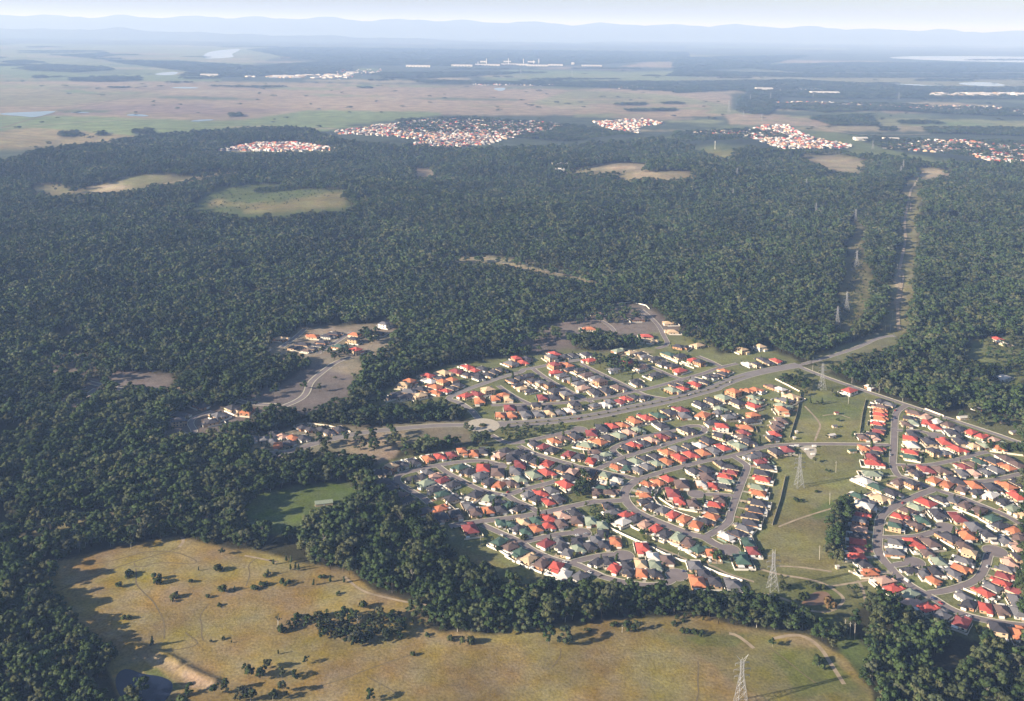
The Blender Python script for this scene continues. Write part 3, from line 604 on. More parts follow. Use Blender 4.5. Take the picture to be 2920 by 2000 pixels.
TRACKS = [
 ('dirt', 6.0, 'Z 2040,750 2036,700 2043,660 2040,620 2048,580 2056,540 2052,500 2062,460 2070,425 2085,405', 'long sandy strip up the right hand power corridor'),
 ('wheelrut', 14.0, '2 1190,552 900,630 640,690 430,735 200,790 0,850', 'straight dark drain across the marsh'),
 ('dirt', 10.0, '2 0,850 300,828 700,800 1100,790', 'pale farm lane along the marsh edge'),
 ('dirt', 12.0, '3 1500,520 1800,512 2324,500', 'pale road over the far flats'),
 ('dirt', 10.0, '5 900,830 1100,880 1350,900 1700,890', 'pale road curving over the right flats'),
 ('dirt', 5.0, 'Z 0,850 60,845 150,845 210,870 300,885 420,880', 'pale cleared strip in the left bush lots'),
 ('dirt', 4.0, 'Z 1000,900 930,905 830,930 760,935', 'pale haul track beside the left estate'),
 ('dirt', 3.0, '1 100,320 340,395 560,425 700,460 800,520 870,580 860,620 790,680 700,700 560,680 440,610 330,570 220,550', 'pale gravel path looping round the brown pond'),
 ('dirt', 2.6, '1 750,490 950,460 1080,435 1260,400', 'pale path from the pond to the court'),
 ('dirt', 2.4, '7 0,1345 150,1350 300,1370 440,1390', 'dirt track across the foot of the easement'),
 ('dirt', 2.2, '7 0,1020 150,960 300,910 470,860', 'faint cattle track crossing the green easement'),
 ('dirt', 2.5, '1 980,440 1020,500 1040,600 1050,650', 'worn footpath beside the pond shrubs'),
 ('dirt', 2.6, 'D 840,810 1050,890 1330,1010 1500,1070 1720,1100 1900,1210 2150,1290 2324,1340', 'footpath along the drainage reserve'),
 ('dirt', 3.0, 'D 2200,1340 2260,1420 2255,1480', 'pale path end beside the last house'),
 ('dirt', 3.2, '1 -60,870 0,880 70,930 140,990', 'dirt track emerging from the lower wood'),
 ('dirt', 3.5, '1 300,910 420,885 520,880 620,930 700,1010 760,1110 870,1280', 'dirt track curving past the lower right wood'),
 ('dirt', 2.4, '8 2020,390 2150,415 2316,450 9 170,420 260,445', 'pale track along the edge of the wood, upper'),
 ('dirt', 2.4, '9 820,565 900,640 1000,700 1200,745 1330,775 1500,800', 'pale eroded track by the central wood'),
 ('dirt', 3.0, '8 1500,235 1520,270 1480,320', 'white sandy gap where the tracks meet the wood'),
 ('dirt', 2.4, '8 250,160 400,145 600,110 800,80 1000,50', 'pale fire trail through the left wood'),
 ('wheelrut', 1.3, '8 1480,320 1420,350 1200,410 1050,460 900,510 740,570 480,680', 'double wheel track across the golden field'),
 ('wheelrut', 1.2, '8 740,465 950,430 1100,380 1250,350 1450,360 1560,400 1640,440 1600,465 1450,450 1260,450 1200,485 1110,480 1110,450', 'looping motorbike track on the golden field'),
 ('wheelrut', 1.2, '8 1120,500 1130,550 1115,620 1180,690 1270,770 1330,880 1360,960 1355,1080', 'long curving rut down the middle of the field'),
 ('wheelrut', 1.1, '8 1720,790 1640,890 1670,960 1660,1050 1680,1090', 'short rut right of the long one'),
 ('wheelrut', 1.1, '8 1530,1025 1560,1050 1650,1110 1600,1140 1480,1165 1290,1165', 'hooked rut behind the dam wall'),
 ('wheelrut', 1.0, '8 2120,410 2040,470 2070,540 2030,640', 'thin rut below the edge track'),
 ('wheelrut', 1.1, '0 575,1010 580,1060 560,1110 500,1180', 'twin wheel marks below the two lone trees'),
 ('wheelrut', 1.1, '0 1715,1120 1720,1200 1710,1300 1725,1380 1700,1452', 'wheel marks left of the near pylon'),
 ('wheelrut', 0.9, '9 600,1470 800,1410 950,1350 1150,1280 1400,1200', 'thin stock trail across the lower field'),
 ('wheelrut', 1.0, '1 260,980 400,1080 540,1200 640,1270', 'stock trail near the right hand wood'),
 ('wheelrut', 1.0, '9 1000,1390 1100,1440 1240,1520', 'faint crossing trail in the lower field'),
 ('dirt', 2.5, 'J 130,230 200,300 270,385 240,450 215,520', 'sandy track down the upper easement'),
 ('dirt', 2.0, 'J 280,310 400,290 510,330', 'sandy branch track in the upper easement'),
 ('dirt', 4.0, '6 1500,860 1530,900 1510,980 1500,1060 1480,1110', 'sandy erosion scar in the power corridor'),
 ('dirt', 4.0, '6 1530,620 1550,640 1530,680 1520,760', 'sandy access track up the power corridor'),
 ('dirt', 4.0, '6 1540,398 1570,405 1575,440 1570,470', 'sandy bend in the upper power corridor'),
 ('dirt', 5.0, '4 690,795 860,785 1010,778', 'pale cleared road in the forest'),
 ('dirt', 5.0, '4 1100,820 1250,850 1450,885 1600,905 1740,925', 'long pale track cut through the forest'),
 ('dirt', 5.0, 'Z 330,425 420,410 520,392 560,382', 'pale access road to the forest quarry'),
 ('dirt', 4.0, 'Z 1260,390 1370,375 1470,372', 'access road along the quarry crest'),
]
for i, (m_, w, s, lb) in enumerate(TRACKS):
    P = resample(chaikin(gpts(s), 3), 4.0 if w < 3.9 else 10.0)
    strip('track', P, w, (0.03 if P[:, 1].max() < 1700 else 0.6) + 0.0012 * i, M[m_], lb, 0, 'track')

# ------------------------------------------------------------------ trees
def leaf_cloud(lobes, nq, size, seed, flat=0.55):
    """leaf-clump faces spread through ellipsoid lobes, normals turned outward"""
    r = np.random.default_rng(seed); v = []; f = []; nn = []
    vol = np.array([l[3] * l[3] * l[4] for l in lobes]) ** 0.67; cnt = np.maximum(4, (nq * vol / vol.sum()).astype(int))
    cen = np.mean([l[:3] for l in lobes], 0)
    for (x, y, z, rx, rz), c in zip(lobes, cnt):
        for _ in range(c):
            d = r.normal(size=3); d /= np.linalg.norm(d)
            if d[2] < -0.45: d[2] = -d[2]
            k = r.uniform(0.72, 1.04)
            P = np.array([x, y, z]) + d * np.array([rx, rx, rz]) * k
            nrm = d * np.array([1 / rx, 1 / rx, 1 / rz]); nrm /= np.linalg.norm(nrm)
            tl = nrm + r.normal(size=3) * 0.45; tl /= np.linalg.norm(tl)
            u = np.cross(tl, r.normal(size=3)); u /= np.linalg.norm(u) + 1e-9; w = np.cross(tl, u)
            s = size * r.uniform(0.6, 1.35); n0 = len(v); a = r.uniform(0.6, 1.0)
            for (p_, q_) in ((-1, -0.5), (0.1, -1 * a), (1, 0.2), (0.2, 1.0 * a), (-0.8, 0.6)):
                v.append(P + u * p_ * s + w * q_ * s - nrm * 0.18 * s * (p_ * p_ + q_ * q_))
                sh = nrm + 0.35 * tl; nn.append(sh / np.linalg.norm(sh))
            f.append(tuple(range(n0, n0 + 5)))
    return v, f, nn
def crown_mesh(name, lobes, nq, size, seed, m):
    v, f, nn = leaf_cloud(lobes, nq, size, seed)
    # dark solid cores keep the crown from being see-through everywhere
    for (x, y, z, rx, rz) in lobes:
        n0 = len(v); k = 0.66
        base = [(0, 0, 1), (1, 0, 0), (0, 1, 0), (-1, 0, 0), (0, -1, 0), (0, 0, -0.7)]
        for b_ in base: v.append(np.array([x + b_[0] * rx * k, y + b_[1] * rx * k, z + b_[2] * rz * k])); nn.append(np.array(b_) / np.linalg.norm(b_))
        for t in ((0, 1, 2), (0, 2, 3), (0, 3, 4), (0, 4, 1), (5, 2, 1), (5, 3, 2), (5, 4, 3), (5, 1, 4)): f.append(tuple(n0 + i for i in t))
    me_ = bpy.data.meshes.new(name); me_.from_pydata([tuple(q) for q in v], [], f); me_.update()
    me_.polygons.foreach_set('use_smooth', [True] * len(f))
    me_.normals_split_custom_set_from_vertices([tuple(q) for q in nn]); me_.materials.append(m); return me_
def trunk_mesh(name, h, top, lobes, m, r0=0.35):
    b = MB(); b.tube((0, 0, -0.3), (0.15 * h * 0.1, 0, h * 0.5), r0, r0 * 0.7, 6); b.tube((0.15 * h * 0.1, 0, h * 0.5), (top[0], top[1], h * 0.85), r0 * 0.7, r0 * 0.3, 5)
    for q in lobes[:6]: b.tube((0.1 * h * 0.1, 0, h * (0.38 + 0.1 * (q[0] % 1))), (q[0] * 0.9, q[1] * 0.9, q[2] - q[4] * 0.2), r0 * 0.45, r0 * 0.14, 4)
    me_ = b.mesh(name); me_.materials.append(m); return me_
def gum_lobes(r, h, spread, nl, low=0.42):
    L = []
    for i in range(nl):
        a = r.uniform(0, 6.283); d = spread * math.sqrt(r.uniform(0.02, 1)); z = h * r.uniform(low, 0.92) - 0.10 * d
        rr = r.uniform(0.24, 0.40) * spread + 0.5
        L.append((d * math.cos(a), d * math.sin(a), z, rr, rr * r.uniform(0.6, 0.85)))
    L.append((0, 0, h * 0.86, spread * 0.42, h * 0.12)); return L
GUM = []; GUMLOW = []; r_ = random.Random(5)
for i in range(9):
    h = r_.uniform(14, 19); sp_ = r_.uniform(4.3, 6.6); lo = [0.36, 0.28, 0.42][i % 3]
    L_ = gum_lobes(r_, h, sp_, r_.randint(10, 15), lo)
    wh = M['bark_white'] if i % 4 == 0 else M['bark']
    GUM.append((crown_mesh('crown', L_, 620, 0.78, 100 + i, M['leaf_grey'] if i == 7 else M['leaf']), trunk_mesh('trunk', h, (0, 0), L_, wh, 0.28), h))
    L2 = gum_lobes(r_, h * 0.95, sp_ * 1.0, 8, 0.45)
    b1 = crown_mesh('forest_tree', L2, 170, 1.25, 200 + i, M['leaf_grey'] if i == 7 else M['leaf'])
    t1 = MB(); t1.tube((0, 0, -1), (0, 0, h * 0.7), 0.35, 0.2, 4)
    bm = bmesh.new(); bm.from_mesh(b1); bm.free()
    GUMLOW.append((b1, t1.mesh('trunk_low'), h))
BUSH = []; COLUMN = []; BARE = []
for i in range(5):
    w_ = r_.uniform(1.6, 2.4); L_ = [(r_.uniform(-w_, w_) * 0.9, r_.uniform(-w_, w_) * 0.6, r_.uniform(0.7, 1.5), r_.uniform(0.8, 1.3), r_.uniform(0.7, 1.1)) for _ in range(7)]
    BUSH.append((crown_mesh('foliage', L_, 190, 0.36, 300 + i, M['leaf_dark']), trunk_mesh('stem', 1.6, (0, 0), L_, M['bark'], 0.10), 2.2))
for i in range(4):
    h = r_.uniform(5, 7); L_ = [(r_.uniform(-.3, .3), r_.uniform(-.3, .3), h * t, 1.25 * (1.1 - t * 0.75), h * 0.16) for t in (0.22, 0.38, 0.55, 0.72, 0.88)]
    COLUMN.append((crown_mesh('foliage', L_, 220, 0.36, 400 + i, M['leaf_dark']), trunk_mesh('stem', h * 0.6, (0, 0), L_, M['bark'], 0.14), h))
for i in range(2):
    h = 13; L_ = [(r_.uniform(-3, 3), r_.uniform(-3, 3), h * r_.uniform(0.6, 1), 1.2, 0.8) for _ in range(7)]
    BARE.append((crown_mesh('crown', L_, 60, 0.4, 500 + i, M['leaf']), trunk_mesh('trunk', h, (0, 0), L_, M['bark_white'], 0.34), h))
def place_plant(name, kind, i, x, y, z, sc, label, cat, group, leafmat=None, rz=None):
    cr, tr, h = kind[i % len(kind)]
    e = empty(name, (x, y, z), random.uniform(0, 6.28) if rz is None else rz, sc)
    mesh_obj('crown' if 'tree' in name else 'foliage', cr, e)
    mesh_obj('trunk' if 'tree' in name else 'stem', tr, e)
    if leafmat: e.children[0].material_slots[0].link = 'OBJECT'; e.children[0].material_slots[0].material = leafmat
    return tag(e, label, cat, group)

# instanced stuff through geometry nodes
def scatter(name, P, rot, sc, meshes, label, cat='trees'):
    cc = bpy.data.collections.new(name + '_kinds')
    for k, m_ in enumerate(meshes):
        o = bpy.data.objects.new('%s_kind_%02d' % (name, k), m_); cc.objects.link(o)
    me_ = bpy.data.meshes.new(name); P = np.asarray(P, float)
    me_.vertices.add(len(P)); me_.vertices.foreach_set('co', P.ravel()); me_.update()
    a = me_.attributes.new('rot', 'FLOAT_VECTOR', 'POINT'); a.data.foreach_set('vector', np.stack([rng.normal(0, 0.05, len(P)), rng.normal(0, 0.05, len(P)), rot], -1).ravel())
    a = me_.attributes.new('sc', 'FLOAT_VECTOR', 'POINT'); a.data.foreach_set('vector', np.asarray(sc, float).ravel())
    a = me_.attributes.new('kind', 'INT', 'POINT'); a.data.foreach_set('value', rng.integers(0, len(meshes), len(P)).astype(np.int32))
    o = mesh_obj(name, me_)
    ng = bpy.data.node_groups.new(name, 'GeometryNodeTree')
    ng.interface.new_socket('Geometry', in_out='INPUT', socket_type='NodeSocketGeometry'); ng.interface.new_socket('Geometry', in_out='OUTPUT', socket_type='NodeSocketGeometry')
    N = ng.nodes; K = ng.links; gi = N.new('NodeGroupInput'); go = N.new('NodeGroupOutput')
    ci = N.new('GeometryNodeCollectionInfo'); ci.inputs['Collection'].default_value = cc; ci.inputs['Separate Children'].default_value = True; ci.inputs['Reset Children'].default_value = True
    ip = N.new('GeometryNodeInstanceOnPoints'); ip.inputs['Pick Instance'].default_value = True
    def attr(nm, ty):
        q = N.new('GeometryNodeInputNamedAttribute'); q.data_type = ty; q.inputs['Name'].default_value = nm; return q.outputs['Attribute']
    K.new(gi.outputs[0], ip.inputs['Points']); K.new(ci.outputs[0], ip.inputs['Instance']); K.new(attr('kind', 'INT'), ip.inputs['Instance Index'])
    K.new(attr('rot', 'FLOAT_VECTOR'), ip.inputs['Rotation']); K.new(attr('sc', 'FLOAT_VECTOR'), ip.inputs['Scale']); K.new(ip.outputs[0], go.inputs[0])
    md = o.modifiers.new('scatter', 'NODES'); md.node_group = ng
    return tag(o, label, cat, kind='stuff')
def join_mesh(name, parts):
    """several meshes (each with its one material) as one mesh"""
    v = []; f = []; nn = []; mi = []; ms = []
    for me_, off, s in parts:
        n0 = len(v); m_ = me_.materials[0]
        if m_ not in ms: ms.append(m_)
        vs = [(q.co.x * s + off[0], q.co.y * s + off[1], q.co.z * s + off[2]) for q in me_.vertices]; v += vs
        nv = [None] * len(me_.vertices)
        cn = me_.corner_normals
        for p_ in me_.polygons:
            f.append(tuple(n0 + i for i in p_.vertices)); mi.append(ms.index(m_))
            for li in p_.loop_indices: nv[me_.loops[li].vertex_index] = tuple(cn[li].vector)
        nn += [q or (0, 0, 1) for q in nv]
    o = bpy.data.meshes.new(name); o.from_pydata(v, [], f); o.update(); o.polygons.foreach_set('use_smooth', [True] * len(f)); o.polygons.foreach_set('material_index', mi)
    for m_ in ms: o.materials.append(m_)
    o.normals_split_custom_set_from_vertices(nn); return o
for g in GUMLOW: g[1].materials.append(M['bark'])
HIGH = [join_mesh('gum_high', [(c, (0, 0, 0), 1), (t, (0, 0, 0), 1)]) for c, t, h in GUM]
LOW = [join_mesh('gum_low', [(c, (0, 0, 0), 1), (t, (0, 0, 0), 1)]) for c, t, h in GUMLOW]

# extra woods inside clear areas: outline, spacing in metres, height factor
WOODS = [
 ('Z 640,1412 700,1405 760,1400 900,1402 935,1440 880,1468 780,1472 700,1445', 8.0, 0.55),
 ('L 165,305 205,310 215,400 205,480 160,560 130,640 130,760 110,835 60,830 40,760 60,640 60,520 80,420 110,340', 5.5, 0.75),
 ('F 20,420 130,400 300,395 520,395 640,400 600,430 420,475 280,505 160,525 60,500', 9.0, 0.38),
 ('B 1280,700 1400,640 1480,560 1540,600 1520,780 1450,900 1380,950 1250,960 1240,850', 7.0, 0.5),
 ('B 1380,1030 1550,1000 1640,1100 1760,1200 1850,1300 1880,1420 1700,1330 1560,1200', 7.0, 0.34),
 ('D 20,360 150,380 300,480 450,560 650,640 830,690 900,760 760,760 600,690 400,560 200,470', 7.5, 0.34),
 ('K 980,470 1130,490 1316,500 1316,540 1150,530 1010,510', 6.0, 0.5),
 ('Q 430,150 600,100 720,70 860,110 900,140 760,190 640,180 480,190', 15.0, 0.8),
 ('Q 250,230 420,210 480,260 300,290', 13.0, 0.8),
 ('Q 500,260 640,255 800,265 900,285 880,310 700,322 520,312', 9.5, 0.95),
 ('I 620,190 700,180 860,200 980,250 1000,300 900,330 820,310 700,270 640,240', 12.0, 0.75),
 ('Q 1100,230 1200,200 1300,240 1300,300 1210,310 1130,270', 13.0, 0.85),
 ('X 0,400 400,370 700,410 760,480 600,560 300,560 0,500', 10.0, 0.85),
 ('X 150,250 600,240 1000,300 1200,350 900,380 500,330 100,320', 11.5, 0.85),
 ('X 1000,520 1300,540 1700,570 1800,640 1500,700 1250,650', 10.0, 0.85), ('X 850,260 1100,270 1250,330 1100,360 900,330', 12.0, 0.8), ('V 780,470 900,480 1050,500 1050,560 900,560', 13.0, 0.7), ('P 650,330 800,340 790,400 690,390', 13.0, 0.6), ('P 860,190 1000,200 960,280 870,270', 10.0, 0.85), ('X 1850,640 2200,560 2324,560 2200,640', 13.0, 0.8), ('O 640,330 900,300 980,330 800,380', 14.0, 0.8),
 ('W 700,540 850,560 900,640 800,680 720,620', 13.0, 0.45),
 ('1 880,480 960,490 1000,600 900,590', 6.0, 0.3),
 ('1 350,490 440,500 440,570 360,560', 6.0, 0.4),
 ('1 20,400 300,420 560,430 700,470 560,470 300,440', 8.0, 0.16),
 ('0 1960,330 2200,360 2300,420 2080,420', 8.0, 0.16),
 ('9 1100,580 1280,600 1500,720 1300,730 1150,660', 8.0, 0.22),
 ('9 1250,860 1500,880 1700,960 1800,1050 1500,1000 1250,950', 7.5, 0.28),
 ('0 1150,700 1500,740 1800,760 1850,790 1300,790 1000,800', 9.0, 0.22),
]
WOODS += [('U 1240,460 1350,400 1450,310 1700,292 2000,330 2300,330 2324,430 1900,480 1640,500 1500,490', 24.0, 0.3), ('U 1680,345 1900,325 2000,335 1980,375 1800,390 1690,380', 11.0, 0.8), ('Z 1660,415 1700,420 1690,440 1640,440', 14.0, 0.9),
 ('Z 100,425 250,415 250,425 120,435', 30.0, 0.5),
 ('Z 1895,740 1950,740 1965,640 1950,560 1940,560 1930,640', 10.0, 0.3), ('Z 0,1205 180,1172 425,1155 200,1192', 11.0, 0.5),
 ('Z 560,900 680,850 780,830 790,880 700,920 620,915', 38.0, 0.6), ('Z 780,1000 900,985 920,1000 870,1030 790,1025', 17.0, 0.8), ('Z 1050,965 1110,965 1110,985 1050,985', 13.0, 0.5),
 ('Z 1760,860 1830,850 1850,880 1790,880', 10.0, 0.55), ('Z 2200,780 2324,765 2324,870 2260,860', 20.0, 0.7), ('Z 2150,950 2200,938 2324,955 2324,985 2200,962', 17.0, 0.7)]
WOODP = [(pts(a), s, k) for a, s, k in WOODS]
def grid_pts(y0, y1, sfun, rmax=0.60):
    out = []; y = y0
    while y < y1:
        s = sfun(y); n_ = int(2 * rmax * y / s)
        x = (np.arange(n_) - n_ / 2) * s + rng.uniform(-0.45, 0.45, n_) * s
        out.append(np.stack([x, y + rng.uniform(-0.45, 0.45, n_) * s], -1)); y += s
    return np.concatenate(out)
T_pts = grid_pts(640, 4700, lambda y: 8.2 if y < 1500 else max(8.2, 0.0036 * y))
tz = terrain(T_pts[:, 0], T_pts[:, 1]); hgt = np.clip(rng.normal(0.88, 0.22, len(T_pts)), 0.4, 1.5)
gap = wob(T_pts[:, 0], T_pts[:, 1], 0.012) + wob(T_pts[:, 1], T_pts[:, 0], 0.035)
bx, by = proj(T_pts[:, 0], T_pts[:, 1], tz); mx, my = proj(T_pts[:, 0], T_pts[:, 1], tz + 15 * hgt)
ex = np.clip((wob(T_pts[:, 0], T_pts[:, 1], 0.05) * 9 + wob(T_pts[:, 0], T_pts[:, 1], 0.017) * 16) * F / T_pts[:, 1], -26, 26) * np.where(T_pts[:, 1] > 2200, 1, 0.3); ey = 0.3 * ex * np.sign(wob(T_pts[:, 1], T_pts[:, 0], 0.021))
bx, by, mx, my = bx + ex, by + ey, mx + ex, my + ey
keep = poly_mask(FOREST_EDGE, bx, by) & ~is_clear(bx, by) & ~is_clear(mx, my) & (gap > -1.35)
T_pts = T_pts[keep]; tz = tz[keep]; hgt = hgt[keep]
d, _ = road_dist(T_pts[:, 0], T_pts[:, 1]); k_ = d > 4.0; T_pts = T_pts[k_]; tz = tz[k_]; hgt = hgt[k_]
extra = []
for P, s, k in WOODP:
    G = [ground(*q) for q in P]; xs = [g[0] for g in G]; ys = [g[1] for g in G]
    for yy in np.arange(min(ys), max(ys), s):
        for xx in np.arange(min(xs), max(xs), s):
            x = xx + random.uniform(-.5, .5) * s; y = yy + random.uniform(-.5, .5) * s; q = proj(x, y, 0)
            if poly_mask(P, np.array([q[0]]), np.array([q[1]]))[0]: extra.append((x, y, float(terrain(x, y)), k * random.uniform(0.7, 1.25)))
extra = np.array(extra)
d, _ = road_dist(extra[:, 0], extra[:, 1]); extra = extra[d > 1.5]

